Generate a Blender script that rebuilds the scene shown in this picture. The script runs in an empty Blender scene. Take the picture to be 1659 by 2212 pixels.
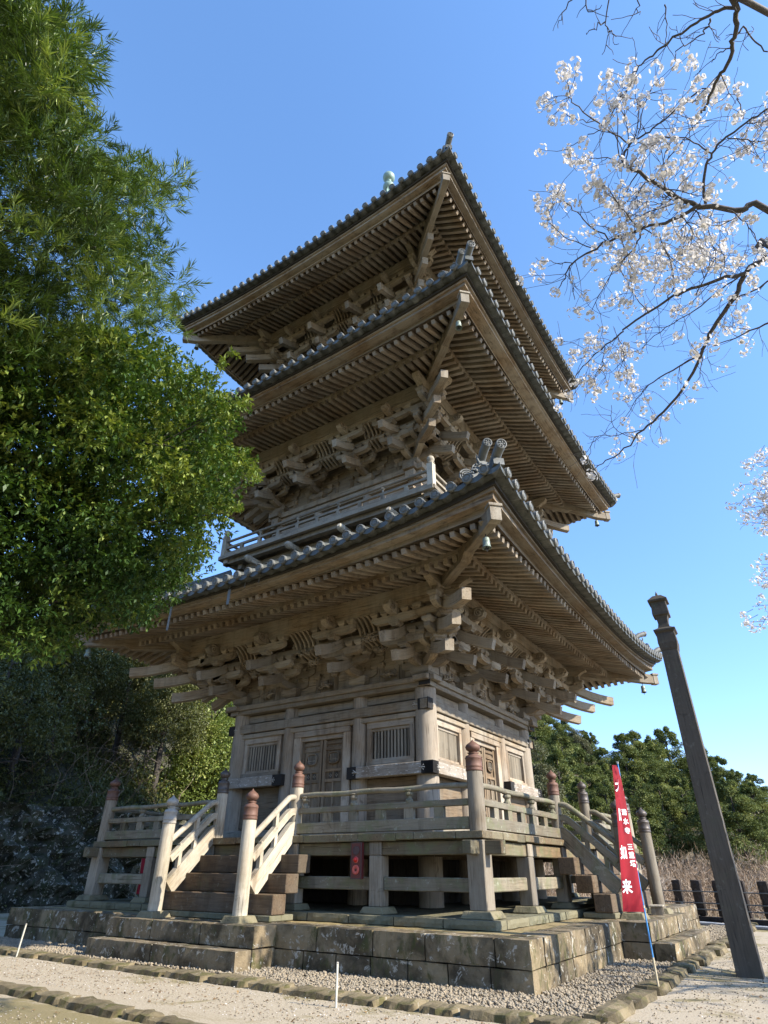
import bpy, math, random
import numpy as np
from mathutils import Vector, Matrix
R = math.radians; PI = math.pi
random.seed(7); rng = np.random.default_rng(7)
scene = bpy.context.scene; COL = scene.collection

# ------------------------------------------------------------------ camera
YAW, PITCH, ROLL, FPX = 0.5832, 0.5408, 0.006, 1288.6
CAM = Vector((11.5833, -17.8872, 1.6))
fw = Vector((-math.sin(YAW)*math.cos(PITCH), math.cos(YAW)*math.cos(PITCH), math.sin(PITCH)))
_rt = Vector((math.cos(YAW), math.sin(YAW), 0)); _up = _rt.cross(fw)
rt = _rt*math.cos(ROLL) + _up*math.sin(ROLL); up = -_rt*math.sin(ROLL) + _up*math.cos(ROLL)
cd = bpy.data.cameras.new('camera'); cam = bpy.data.objects.new('camera', cd); COL.objects.link(cam)
cam.matrix_world = Matrix.Translation(CAM) @ Matrix((rt, up, -fw)).transposed().to_4x4()
cd.sensor_fit = 'VERTICAL'; cd.sensor_height = 24; cd.lens = 24*FPX/2212
cd.clip_start = 0.05; cd.clip_end = 3000
scene.camera = cam
# ------------------------------------------------------------------ light
SUN_EL, SUN_AZ = R(33), R(4)          # azimuth measured from +X towards +Y
w = bpy.data.worlds.new('World'); scene.world = w; w.use_nodes = True
nt = w.node_tree; bg = nt.nodes['Background']
sky = nt.nodes.new('ShaderNodeTexSky'); sky.sky_type = 'NISHITA'; sky.sun_disc = False
sky.sun_elevation = SUN_EL; sky.sun_rotation = PI/2 - SUN_AZ
sky.air_density = 1.0; sky.dust_density = 0.25; sky.ozone_density = 2.0; sky.altitude = 0
hs = nt.nodes.new('ShaderNodeHueSaturation'); hs.inputs['Saturation'].default_value = 1.12; nt.links.new(sky.outputs[0], hs.inputs['Color']); 
tcw = nt.nodes.new('ShaderNodeTexCoord'); sxw = nt.nodes.new('ShaderNodeSeparateXYZ'); nt.links.new(tcw.outputs['Generated'], sxw.inputs[0])
rw = nt.nodes.new('ShaderNodeValToRGB'); nt.links.new(sxw.outputs[2], rw.inputs[0])
for e_, (p_, c_) in zip((rw.color_ramp.elements[0], rw.color_ramp.elements[1]), ((0.0, (.50,.56,.78,1)), (.75, (.88,.90,.93,1)))): e_.position = p_; e_.color = c_
mw_ = nt.nodes.new('ShaderNodeMix'); mw_.data_type = 'RGBA'; mw_.blend_type = 'MULTIPLY'; mw_.inputs[0].default_value = 1
nt.links.new(hs.outputs[0], mw_.inputs[6]); nt.links.new(rw.outputs[0], mw_.inputs[7]); nt.links.new(mw_.outputs[2], bg.inputs[0]); bg.inputs[1].default_value = 0.15
sd = bpy.data.lights.new('sun', 'SUN'); sd.energy = 3.1; sd.angle = R(0.5); sd.color = (1, 0.92, 0.79)
sun = bpy.data.objects.new('sun', sd); COL.objects.link(sun)
sdir = Vector((math.cos(SUN_EL)*math.cos(SUN_AZ), math.cos(SUN_EL)*math.sin(SUN_AZ), math.sin(SUN_EL)))
sun.rotation_euler = sdir.to_track_quat('Z', 'Y').to_euler(); sun.location = (30, 0, 30)
scene.view_settings.view_transform = 'Standard'; scene.view_settings.look = 'None'
scene.view_settings.gamma = 1; scene.view_settings.exposure = 1.68
scene.render.engine = 'CYCLES'
scene.cycles.max_bounces = 6; scene.cycles.diffuse_bounces = 4

# ------------------------------------------------------------------ helpers
def ray(x, y):
    return fw + rt*((x-829.5)/FPX) - up*((y-1106)/FPX)
def at(x, y, dist):
    return CAM + ray(x, y).normalized()*dist

def tag(o, label=None, cat=None, group=None, kind=None):
    if label: o['label'] = label
    if cat: o['category'] = cat
    if group: o['group'] = group
    if kind: o['kind'] = kind
    return o
def empty(name, loc=(0,0,0), rz=0):
    o = bpy.data.objects.new(name, None); COL.objects.link(o); o.location = loc; o.rotation_euler = (0,0,rz)
    o.empty_display_size = 0.3
    return o
def copy_tree(o, parent=None):
    c = o.copy(); COL.objects.link(c)
    if parent is not None: c.parent = parent
    for ch in list(o.children): copy_tree(ch, c)
    return c

class MB:
    """collects pieces into one mesh; every piece carries a grain coordinate and a random number"""
    def __init__(s): s.v = []; s.f = []; s.g = []; s.r = []; s.sm = []; s.mi = []
    def add(s, vs, fs, gs=None, smooth=False, mi=0, rnd=None):
        n = len(s.v); rr = random.random() if rnd is None else rnd
        off = rr*37.0
        s.v += [tuple(p) for p in vs]
        if gs is None: gs = vs
        s.g += [(g[0]+off, g[1]+off*.3, g[2]) for g in gs]
        s.r += [rr]*len(vs)
        s.f += [tuple(i+n for i in f) for f in fs]; s.sm += [smooth]*len(fs); s.mi += [mi]*len(fs)
    def obox(s, c, ax, ay, az, dx, dy, dz, mi=0, rnd=None, taper=1.0):
        """oriented box; grain along ax; taper scales the -az face"""
        c = Vector(c); ax = Vector(ax); ay = Vector(ay); az = Vector(az); vs = []; gs = []
        for k in (-1, 1):
            t = taper if k < 0 else 1.0
            for i, j in ((-1,-1),(1,-1),(1,1),(-1,1)):
                vs.append(c + ax*(i*dx/2*t) + ay*(j*dy/2*t) + az*(k*dz/2)); gs.append((i*dx/2, j*dy/2, k*dz/2))
        s.add(vs, [(3,2,1,0),(4,5,6,7),(0,1,5,4),(1,2,6,5),(2,3,7,6),(3,0,4,7)], gs, mi=mi, rnd=rnd)
    def box(s, x0, x1, y0, y1, z0, z1, mi=0, rnd=None, grain=None):
        d = [x1-x0, y1-y0, z1-z0]; c = ((x0+x1)/2, (y0+y1)/2, (z0+z1)/2)
        if grain is None: grain = d.index(max(d))
        A = [Vector((1,0,0)), Vector((0,1,0)), Vector((0,0,1))]
        if grain == 0: s.obox(c, A[0], A[1], A[2], d[0], d[1], d[2], mi, rnd)
        elif grain == 1: s.obox(c, A[1], -A[0], A[2], d[1], d[0], d[2], mi, rnd)
        else: s.obox(c, A[2], A[0], A[1], d[2], d[0], d[1], mi, rnd)
    def beam(s, p0, p1, wd, ht, upv=(0,0,1), mi=0, rnd=None):
        p0 = Vector(p0); p1 = Vector(p1); d = (p1-p0); L = d.length; ax = d/L
        ay = Vector(upv).cross(ax).normalized(); az = ax.cross(ay)
        s.obox((p0+p1)/2, ax, ay, az, L, wd, ht, mi, rnd)
    def path(s, pts, wd, hts, upv=(0,0,1), mi=0, rnd=None):
        """swept rectangle through pts, heights per point (top at the points)"""
        pts = [Vector(p) for p in pts]; vs = []; gs = []; L = 0
        if not hasattr(hts, '__len__'): hts = [hts]*len(pts)
        if not hasattr(wd, '__len__'): wd = [wd]*len(pts)
        for i, p in enumerate(pts):
            d = (pts[min(i+1, len(pts)-1)] - pts[max(i-1, 0)]).normalized()
            ay = Vector(upv).cross(d).normalized(); az = d.cross(ay)
            if i: L += (p-pts[i-1]).length
            h = hts[i]; w2 = wd[i]/2
            vs += [p - ay*w2 - az*h, p + ay*w2 - az*h, p + ay*w2, p - ay*w2]
            gs += [(L,-w2,-h),(L,w2,-h),(L,w2,0),(L,-w2,0)]
        fs = [(0,1,2,3)]
        for i in range(len(pts)-1):
            a = 4*i; b = a+4
            for j in range(4): k = (j+1)%4; fs.append((a+k, a+j, b+j, b+k))
        n = 4*(len(pts)-1); fs.append((n+3,n+2,n+1,n))
        s.add(vs, fs, gs, mi=mi, rnd=rnd)
    def tube(s, pts, rad, n=8, mi=0, rnd=None, smooth=True, cap=True):
        pts = [Vector(p) for p in pts]; vs = []; gs = []; L = 0
        if not hasattr(rad, '__len__'): rad = [rad]*len(pts)
        ref = Vector((0.31, 0.17, 1)).normalized()
        for i, p in enumerate(pts):
            d = (pts[min(i+1, len(pts)-1)] - pts[max(i-1, 0)]).normalized()
            a = d.cross(ref)
            if a.length < .05: a = d.cross(Vector((1,0,0)))
            a.normalize(); b = d.cross(a)
            if i: L += (p-pts[i-1]).length
            for k in range(n):
                t = 2*PI*k/n; c_, s_ = math.cos(t)*rad[i], math.sin(t)*rad[i]
                vs.append(p + a*c_ + b*s_); gs.append((L, c_, s_))
        fs = []
        for i in range(len(pts)-1):
            for k in range(n):
                k2 = (k+1)%n; fs.append((i*n+k, i*n+k2, (i+1)*n+k2, (i+1)*n+k))
        s.add(vs, fs, gs, smooth=smooth, mi=mi, rnd=rnd)
        if cap:
            m = len(pts)-1
            s.add(vs[:n], [tuple(range(n-1,-1,-1))], gs[:n], mi=mi, rnd=rnd); s.add(vs[m*n:], [tuple(range(n))], gs[m*n:], mi=mi, rnd=rnd)
    def lathe(s, org, axis, prof, n=20, mi=0, rnd=None, smooth=True, upv=None):
        """prof: (radius, height) along axis"""
        org = Vector(org); axis = Vector(axis).normalized()
        a = axis.cross(Vector((0.1,0.2,1)))
        if a.length < .3: a = axis.cross(Vector((1,0,0)))
        a.normalize(); b = axis.cross(a); vs = []; gs = []
        for r_, h in prof:
            for k in range(n):
                t = 2*PI*k/n; vs.append(org + axis*h + a*(math.cos(t)*r_) + b*(math.sin(t)*r_)); gs.append((h, math.cos(t)*r_, math.sin(t)*r_))
        fs = []
        for i in range(len(prof)-1):
            for k in range(n):
                k2 = (k+1)%n; fs.append((i*n+k, i*n+k2, (i+1)*n+k2, (i+1)*n+k))
        if prof[0][0] > 1e-4: fs.append(tuple(range(n-1,-1,-1)))
        m = (len(prof)-1)*n
        if prof[-1][0] > 1e-4: fs.append(tuple(range(m, m+n)))
        s.add(vs, fs, gs, smooth=smooth, mi=mi, rnd=rnd)
    def prism(s, poly, org, ea, eb, en, thick, mi=0, rnd=None):
        """2-D polygon (a,b) extruded by thick along en, centred"""
        org = Vector(org); ea = Vector(ea); eb = Vector(eb); en = Vector(en); n = len(poly)
        vs = []; gs = []
        for k in (-.5, .5):
            for a, b in poly: vs.append(org + ea*a + eb*b + en*(k*thick)); gs.append((a, b, k*thick))
        fs = [tuple(range(n-1,-1,-1)), tuple(range(n, 2*n))]
        for i in range(n):
            j = (i+1)%n; fs.append((i, j, n+j, n+i))
        s.add(vs, fs, gs, mi=mi, rnd=rnd)
    def build(s, name, mats, parent=None, loc=(0,0,0), origin=None, bevel=0, label=None, fix=False):
        me = bpy.data.meshes.new(name)
        v = np.array(s.v, dtype=np.float32)
        if origin is not None: v = v - np.array(origin, dtype=np.float32); loc = origin
        me.from_pydata(v.tolist(), [], s.f); 
        a = me.attributes.new('gc', 'FLOAT_VECTOR', 'POINT'); a.data.foreach_set('vector', np.array(s.g, dtype=np.float32).ravel())
        a = me.attributes.new('rnd', 'FLOAT', 'POINT'); a.data.foreach_set('value', np.array(s.r, dtype=np.float32))
        me.polygons.foreach_set('use_smooth', s.sm); me.polygons.foreach_set('material_index', s.mi)
        for m in (mats if isinstance(mats, (list, tuple)) else [mats]): me.materials.append(m)
        if fix:
            import bmesh
            bm = bmesh.new(); bm.from_mesh(me); bmesh.ops.recalc_face_normals(bm, faces=bm.faces); bm.to_mesh(me); bm.free()
        me.update()
        o = bpy.data.objects.new(name, me); COL.objects.link(o); o.location = loc
        if parent is not None: o.parent = parent
        if bevel:
            m = o.modifiers.new('bevel', 'BEVEL'); m.width = bevel; m.segments = 1; m.limit_method = 'ANGLE'; m.angle_limit = R(50)
        if label: o['label'] = label
        return o

# ------------------------------------------------------------------ materials
def newmat(name):
    m = bpy.data.materials.new(name); m.use_nodes = True
    n = m.node_tree.nodes; l = m.node_tree.links
    return m, n, l, n['Principled BSDF']
def N(n, t, **k):
    x = n.new(t)
    for a, b in k.items():
        if a in ('operation','blend_type','data_type','attribute_name','noise_dimensions','feature','mode','interpolation','distance','use_clamp'): setattr(x, a, b)
        else: x.inputs[a].default_value = b
    return x
def noise(n, l, vec, scale, detail=4, rough=.55, dist=0):
    x = N(n, 'ShaderNodeTexNoise', Scale=scale, Detail=detail, Roughness=rough, Distortion=dist)
    if vec is not None: l.new(vec, x.inputs['Vector'])
    return x.outputs[0]
def ramp(n, l, fac, stops, interp='LINEAR'):
    x = n.new('ShaderNodeValToRGB'); x.color_ramp.interpolation = interp
    e = x.color_ramp.elements
    while len(e) < len(stops): e.new(0.5)
    for i, (p, c) in enumerate(stops):
        e[i].position = p; e[i].color = (*c, 1) if len(c) == 3 else c
    l.new(fac, x.inputs[0]); return x.outputs[0]
def mix(n, l, fac, a, b, mode='MIX'):
    x = n.new('ShaderNodeMix'); x.data_type = 'RGBA'; x.blend_type = mode
    for sock, val in ((x.inputs[0], fac), (x.inputs[6], a), (x.inputs[7], b)):
        if isinstance(val, (int, float)): sock.default_value = val
        elif isinstance(val, tuple): sock.default_value = (*val, 1)
        else: l.new(val, sock)
    return x.outputs[2]
def mapr(n, l, val, a, b, c=0, d=1):
    x = N(n, 'ShaderNodeMapRange'); x.clamp = True
    l.new(val, x.inputs[0]); x.inputs[1].default_value = a; x.inputs[2].default_value = b; x.inputs[3].default_value = c; x.inputs[4].default_value = d
    return x.outputs[0]
def bump(n, l, b, h, strength, dist):
    x = N(n, 'ShaderNodeBump', Strength=strength, Distance=dist); l.new(h, x.inputs['Height']); l.new(x.outputs[0], b.inputs['Normal'])
def scalev(n, l, vec, s3):
    x = n.new('ShaderNodeMapping'); x.inputs['Scale'].default_value = s3; l.new(vec, x.inputs[0]); return x.outputs[0]

def wood(name, dark, light, gray, grayamt=.5, moss=0.0, white=0.0, rough=.8, grain=1.0):
    m, n, l, b = newmat(name)
    gc = N(n, 'ShaderNodeAttribute', attribute_name='gc').outputs['Vector']
    rnd = N(n, 'ShaderNodeAttribute', attribute_name='rnd').outputs['Fac']
    pos = n.new('ShaderNodeTexCoord').outputs['Object']
    g1 = noise(n, l, scalev(n, l, gc, (1.3, 16, 16)), 1.6*grain, 5, .6, .6)
    g2 = noise(n, l, scalev(n, l, gc, (2.5, 60, 60)), 1.5, 3, .6)
    big = noise(n, l, pos, .9, 5, .6)
    c = ramp(n, l, g1, [(.36, dark), (.56, light)])
    c = mix(n, l, .45, c, mix(n, l, g2, dark, light))
    gm = mapr(n, l, big, .5 - .3*grayamt, .72 - .25*grayamt)
    gc2 = mix(n, l, g1, tuple(x*.6 for x in gray), tuple(min(1, x*1.25) for x in gray))
    c = mix(n, l, gm, c, gc2)
    # water stains running down, and some pieces redder or greyer than their neighbours
    st_ = noise(n, l, scalev(n, l, pos, (2.6, 2.6, .5)), 1.3, 5, .65, .4)
    c = mix(n, l, mapr(n, l, st_, .50, .68, 0, .5), c, tuple(x*.9 for x in dark))
    wn_ = n.new('ShaderNodeTexWhiteNoise'); wn_.noise_dimensions = '1D'; l.new(rnd, wn_.inputs['W'])
    c = mix(n, l, mapr(n, l, wn_.outputs[0], .6, 1.0, 0, .6), c, gc2)
    # piece to piece variation
    mul = n.new('ShaderNodeMath'); mul.operation = 'MULTIPLY_ADD'; l.new(rnd, mul.inputs[0]); mul.inputs[1].default_value = .5; mul.inputs[2].default_value = .75
    c = mix(n, l, 1.0, c, mul.outputs[0], 'MULTIPLY')
    cr = noise(n, l, scalev(n, l, gc, (1.1, 34, 34)), 1.0, 3, .55, .3)      # drying cracks along the grain
    c = mix(n, l, mapr(n, l, cr, .62, .70, 0, .75), c, tuple(x*.3 for x in dark))
    # dark knots and stains
    kn = noise(n, l, pos, 3.4, 4, .65, 1.0)
    c = mix(n, l, mapr(n, l, kn, .62, .75, 0, .55), c, tuple(x*.35 for x in dark))
    if white > 0:
        wn = noise(n, l, scalev(n, l, gc, (3, 10, 10)), 2.2, 6, .7, .4)
        c = mix(n, l, mapr(n, l, wn, .62-.12*white, .66-.1*white, 0, .8), c, (.62, .58, .52))
    if moss > 0:
        mn = noise(n, l, pos, 2.2, 6, .7, .5)
        c = mix(n, l, mapr(n, l, mn, .56-.1*moss, .72-.1*moss, 0, .75*moss), c, (.12, .14, .06))
        mn2 = noise(n, l, pos, 7, 5, .7)
        c = mix(n, l, mapr(n, l, mn2, .6, .66, 0, .5*moss), c, (.4, .41, .33))
    l.new(c, b.inputs['Base Color']); b.inputs['Roughness'].default_value = rough; b.inputs['Specular IOR Level'].default_value = .3
    bump(n, l, b, g2, .5, .006)
    return m
M = {}
M['eave'] = wood('eave wood', (.085,.057,.034), (.29,.212,.135), (.28,.24,.185), .45)
M['brk'] = wood('bracket wood', (.09,.060,.034), (.33,.245,.152), (.31,.265,.20), .5)
M['beam'] = wood('beam wood', (.11,.076,.043), (.32,.24,.15), (.30,.26,.20), .5)
M['body'] = wood('weathered body wood', (.115,.072,.04), (.36,.265,.17), (.35,.30,.235), .6)
M['grey'] = wood('silvered wood', (.085,.058,.035), (.25,.20,.135), (.27,.235,.18), .75)
M['rail'] = wood('mossy rail wood', (.06,.043,.024), (.21,.165,.10), (.215,.19,.14), .7, moss=.75)
M['pale'] = wood('sun bleached wood', (.13,.09,.05), (.42,.345,.235), (.47,.42,.33), .7, moss=.35)
M['board'] = wood('damp stair wood', (.045,.026,.013), (.14,.088,.046), (.13,.10,.07), .35, moss=.3)
M['floor'] = wood('floor edge wood', (.07,.043,.02), (.21,.14,.072), (.16,.14,.09), .6, moss=.7)
M['wbeam'] = wood('beam with flaking white paint', (.12,.085,.055), (.26,.205,.145), (.27,.24,.2), .7, white=.45)
M['panel'] = wood('warm panel wood', (.075,.047,.025), (.26,.18,.105), (.21,.17,.12), .35)
M['soffit'] = wood('shade toned soffit board', (.03,.019,.010), (.10,.066,.038), (.09,.07,.05), .3)  # coloured darker than the rafters, painting shade into the gaps between them
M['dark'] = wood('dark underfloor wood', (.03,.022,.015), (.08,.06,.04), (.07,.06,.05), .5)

def simple(name, col, rough=.5, metal=0, nz=None, bumps=None):
    m, n, l, b = newmat(name)
    b.inputs['Roughness'].default_value = rough; b.inputs['Metallic'].default_value = metal
    pos = n.new('ShaderNodeTexCoord').outputs['Object']
    f = noise(n, l, pos, (nz or (6,))[0], 6, .65)
    k = (nz or (6, .25))[1] if nz else .25
    c = mix(n, l, f, tuple(x*(1-k) for x in col), tuple(min(1, x*(1+k)) for x in col))
    l.new(c, b.inputs['Base Color'])
    if bumps: bump(n, l, b, noise(n, l, pos, bumps[0], 5, .6), bumps[1], .01)
    return m
M['iron'] = simple('black iron fitting', (.014,.012,.010), .85, .0, (30,.4))
M['ironp'] = simple('worn fitting relief', (.36,.34,.30), .6, 0, (30,.3))
M['copper'] = simple('rusty copper cap', (.13,.066,.044), .65, .15, (9,.5), (30,.2))
M['copperd'] = simple('dark copper cap', (.085,.07,.06), .5, .2, (9,.5), (30,.2))
M['copperp'] = simple('pale grey cap', (.34,.31,.26), .6, .0, (9,.35), (30,.2))
M['verdigris'] = simple('verdigris bronze', (.20,.29,.25), .55, .1, (6,.3))
M['bell'] = simple('bell bronze', (.20,.24,.20), .5, .2, (14,.5), (40,.3))
M['bellk'] = simple('bell clapper', (.05,.05,.05), .5, .5)
M['steel'] = simple('galvanised steel', (.13,.135,.13), .6, 0)
M['white'] = simple('white painted stake', (.50,.48,.40), .5, 0, (8,.12))
M['blue'] = simple('blue pole', (.06,.25,.55), .35)
M['tan'] = simple('bamboo pole', (.45,.38,.25), .5)
M['black'] = simple('black plastic', (.03,.03,.03), .5)
M['maroon'] = simple('dark red box', (.10,.018,.016), .45, 0, (8,.3))
M['redl'] = simple('red lamp', (.55,.02,.015), .2)
M['redr'] = simple('faded red ring', (.50,.09,.07), .45)
M['mesh'] = simple('dark grille', (.06,.035,.035), .6)
M['ink'] = simple('white ink', (.82,.80,.80), .7, 0, (8,.05))
M['plaster'] = simple('lime mortar', (.50,.47,.33), .9, 0, (12,.25))

def cloth(name, col):
    m, n, l, b = newmat(name)
    b.inputs['Roughness'].default_value = .75
    pos = n.new('ShaderNodeTexCoord').outputs['Object']
    f = noise(n, l, scalev(n, l, pos, (8, 8, 1.5)), 2, 4)
    l.new(mix(n, l, f, tuple(x*.8 for x in col), tuple(min(1,x*1.15) for x in col)), b.inputs['Base Color'])
    tr = N(n, 'ShaderNodeBsdfTranslucent'); tr.inputs[0].default_value = (*col, 1)
    ms = N(n, 'ShaderNodeMixShader'); ms.inputs[0].default_value = .35
    out = [x for x in n if x.type == 'OUTPUT_MATERIAL'][0]
    l.new(b.outputs[0], ms.inputs[1]); l.new(tr.outputs[0], ms.inputs[2]); l.new(ms.outputs[0], out.inputs[0])
    return m
M['red'] = cloth('red banner cloth', (.36,.008,.022))

def stone(name, base, dark, moss, lichen, tan=None, mamt=.5, lamt=.5, damt=.6):
    m, n, l, b = newmat(name)
    pos = n.new('ShaderNodeTexCoord').outputs['Object']
    rnd = N(n, 'ShaderNodeAttribute', attribute_name='rnd').outputs['Fac']
    n1 = noise(n, l, pos, 1.4, 7, .65, .3); n2 = noise(n, l, scalev(n, l, pos, (1.6,1.6,.7)), 2.6, 7, .7, .4); n3 = noise(n, l, pos, 9, 6, .7)
    c = mix(n, l, n3, tuple(x*.7 for x in base), tuple(min(1,x*1.3) for x in base))
    if tan: c = mix(n, l, mapr(n, l, rnd, .2, .9, 0, .8), c, tan)
    c = mix(n, l, mapr(n, l, n1, .62-.2*damt, .70-.1*damt, 0, .85), c, dark)
    c = mix(n, l, mapr(n, l, n2, .66-.2*mamt, .76-.2*mamt, 0, .8), c, moss)
    lv = noise(n, l, pos, 5.5, 7, .75, .6)
    c = mix(n, l, mapr(n, l, lv, .68-.12*lamt, .71-.12*lamt, 0, .8), c, lichen)
    l.new(c, b.inputs['Base Color']); b.inputs['Roughness'].default_value = .92; b.inputs['Specular IOR Level'].default_value = .2
    h = n.new('ShaderNodeMath'); h.operation = 'ADD'; l.new(n3, h.inputs[0]); l.new(n2, h.inputs[1])
    bump(n, l, b, h.outputs[0], .8, .03)
    return m
M['stone'] = stone('old sandstone', (.195,.155,.10), (.042,.033,.02), (.07,.072,.026), (.46,.43,.36), (.28,.215,.125), .65, .85, 1.0)
M['stonetop'] = stone('mossy paving stone', (.27,.21,.11), (.11,.09,.05), (.14,.13,.04), (.42,.39,.31), (.31,.23,.10), .6, .45, .4)
M['slab'] = stone('greenish tuff', (.17,.16,.105), (.075,.07,.045), (.095,.095,.04), (.28,.27,.2), (.21,.18,.11), .5, .1, .4)
M['kerb'] = stone('kerb stone', (.15,.12,.07), (.045,.036,.02), (.085,.08,.028), (.38,.35,.28), (.25,.2,.12), .75, .35, .8)
M['rock'] = stone('cliff rock', (.075,.07,.05), (.014,.014,.009), (.035,.042,.014), (.46,.44,.38), None, .9, .95, .8)
M['conc'] = stone('grey concrete', (.33,.34,.35), (.2,.2,.2), (.25,.26,.22), (.4,.4,.4), None, .1, .1, .2)
M['fence'] = stone('dark fence stone', (.055,.045,.04), (.02,.018,.015), (.06,.06,.03), (.28,.25,.22), None, .2, .2, .6)
M['gravel'] = stone('gravel', (.25,.215,.16), (.13,.105,.075), (.2,.17,.11), (.50,.46,.39), (.36,.29,.20), .1, .5, .2)

def tilemat():
    m, n, l, b = newmat('grey roof tile')
    pos = n.new('ShaderNodeTexCoord').outputs['Object']
    rnd = N(n, 'ShaderNodeAttribute', attribute_name='rnd').outputs['Fac']
    f = noise(n, l, pos, 3, 6, .7, .3)
    c = ramp(n, l, f, [(.3,(.035,.038,.032)), (.55,(.085,.09,.082)), (.75,(.20,.205,.19))])
    c = mix(n, l, mapr(n, l, rnd, 0, 1, .2, .0), c, (.03,.035,.03))
    l.new(c, b.inputs['Base Color']); b.inputs['Roughness'].default_value = .45; b.inputs['Specular IOR Level'].default_value = .5
    bump(n, l, b, noise(n, l, pos, 22, 4, .6), .25, .01)
    return m
M['tile'] = tilemat()
M['tilerim'] = simple('weathered tile rim', (.12,.122,.11), .6, 0, (10,.5))
M['bark'] = simple('gap shade underlay', (.03,.026,.02), .95, 0, (12,.5), (20,.5))  # near-black colour stands in for the shade in the gap under the tiles

def leafmat(name, c0, c1, c2, trans=.35, rough=.38, spec=.5, tt=(1.0,1.0,.45)):
    m, n, l, b = newmat(name)
    rnd = N(n, 'ShaderNodeAttribute', attribute_name='rnd').outputs['Fac']
    c = ramp(n, l, rnd, [(0, c0), (.55, c1), (1, c2)])
    l.new(c, b.inputs['Base Color']); b.inputs['Roughness'].default_value = rough; b.inputs['Specular IOR Level'].default_value = spec
    tr = n.new('ShaderNodeBsdfTranslucent')
    l.new(mix(n, l, 1.0, c, tt, 'MULTIPLY'), tr.inputs[0])
    ms = n.new('ShaderNodeMixShader'); ms.inputs[0].default_value = trans
    out = [x for x in n if x.type == 'OUTPUT_MATERIAL'][0]
    l.new(b.outputs[0], ms.inputs[1]); l.new(tr.outputs[0], ms.inputs[2]); l.new(ms.outputs[0], out.inputs[0])
    return m
M['needle'] = leafmat('long needle leaf', (.012,.026,.006), (.085,.145,.03), (.36,.43,.12), .30, .40)
M['leaf'] = leafmat('broad leaf', (.010,.028,.008), (.055,.11,.02), (.30,.35,.075), .28, .5, .3)
M['leafb'] = leafmat('bright leaf', (.09,.13,.03), (.22,.28,.07), (.46,.46,.18), .3, .4)
M['leafd'] = leafmat('hill shrub leaf', (.045,.056,.018), (.115,.125,.04), (.22,.22,.08), .25, .5)
M['cedar'] = leafmat('cedar foliage', (.035,.055,.02), (.16,.195,.065), (.42,.43,.17), .2, .65, .2)
M['cedarg'] = leafmat('grey green foliage', (.09,.10,.06), (.15,.155,.09), (.24,.23,.15), .2, .7, .2)
M['petal'] = leafmat('white petal', (.62,.60,.58), (.76,.74,.72), (.84,.83,.81), .3, .6, .2, (1.0,.97,.95))
M['trunk'] = simple('dark bark', (.05,.042,.035), .9, 0, (12,.5), (14,.6))
M['twig'] = simple('brown twig', (.20,.145,.10), .85, 0, (3,.5))
M['lbark'] = simple('grey cherry bark', (.07,.062,.056), .8, 0, (20,.5), (25,.5))

def ground_mat():
    m, n, l, b = newmat('sandy ground')
    pos = n.new('ShaderNodeTexCoord').outputs['Object']
    big = noise(n, l, pos, .35, 6, .65, .4); mid = noise(n, l, pos, 2.2, 7, .7, .3); fine = noise(n, l, pos, 38, 6, .75)
    c = ramp(n, l, fine, [(.32,(.22,.175,.115)), (.5,(.40,.335,.24)), (.68,(.56,.49,.38))])
    c = mix(n, l, mapr(n, l, mid, .42, .66, 0, .5), c, (.44,.375,.275))
    mm = noise(n, l, pos, .8, 7, .72, .6)
    mo = mix(n, l, fine, (.12,.10,.03), (.27,.22,.09))
    # moss keeps to the strip beyond the outer kerb and along the first one
    sx = n.new('ShaderNodeSeparateXYZ'); l.new(pos, sx.inputs[0])
    edge = mapr(n, l, sx.outputs[1], -11.1, -12.2, 0, .32)
    ad = n.new('ShaderNodeMath'); ad.operation = 'ADD'; l.new(mm, ad.inputs[0]); l.new(edge, ad.inputs[1])
    e2 = mapr(n, l, sx.outputs[1], -9.9, -9.3, 0, .09)
    ad2 = n.new('ShaderNodeMath'); ad2.operation = 'ADD'; l.new(ad.outputs[0], ad2.inputs[0]); l.new(e2, ad2.inputs[1])
    c = mix(n, l, mapr(n, l, ad2.outputs[0], .58, .68, 0, .75), c, mo)
    c = mix(n, l, mapr(n, l, big, .55, .7, 0, .35), c, (.20,.16,.11))
    l.new(c, b.inputs['Base Color']); b.inputs['Roughness'].default_value = .95; b.inputs['Specular IOR Level'].default_value = .1
    bump(n, l, b, fine, .7, .02)
    return m
M['ground'] = ground_mat()
M['hill'] = simple('hill soil', (.05,.05,.03), .95, 0, (.5,.5))
M['hillr'] = simple('dry grass slope', (.15,.12,.07), .95, 0, (.5,.5))

# ================================================================== PAGODA
PZ = 0.85
pag = empty('pagoda', (0, 0, PZ))
tag(pag, 'three storeyed weathered wooden pagoda with grey tiled roofs standing on the stone podium', 'pagoda')
LOC = (0, 0, -PZ)
def part(name, mb, mat, parent=None, bevel=0, label=None, fix=False):
    o = mb.build(name, mat, parent or pag, bevel=bevel, label=label, fix=fix)
    if parent is None: o.location = LOC
    return o
def spin(o, k, kids=True):
    """copy of a pagoda part (and its sub-parts) turned by k quarter turns"""
    c = copy_tree(o, pag); c.rotation_euler = (0, 0, k*PI/2); return c
def F0(u, v, w_): return Vector((u, -v, w_))       # face frame of the front (normal -Y)

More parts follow.
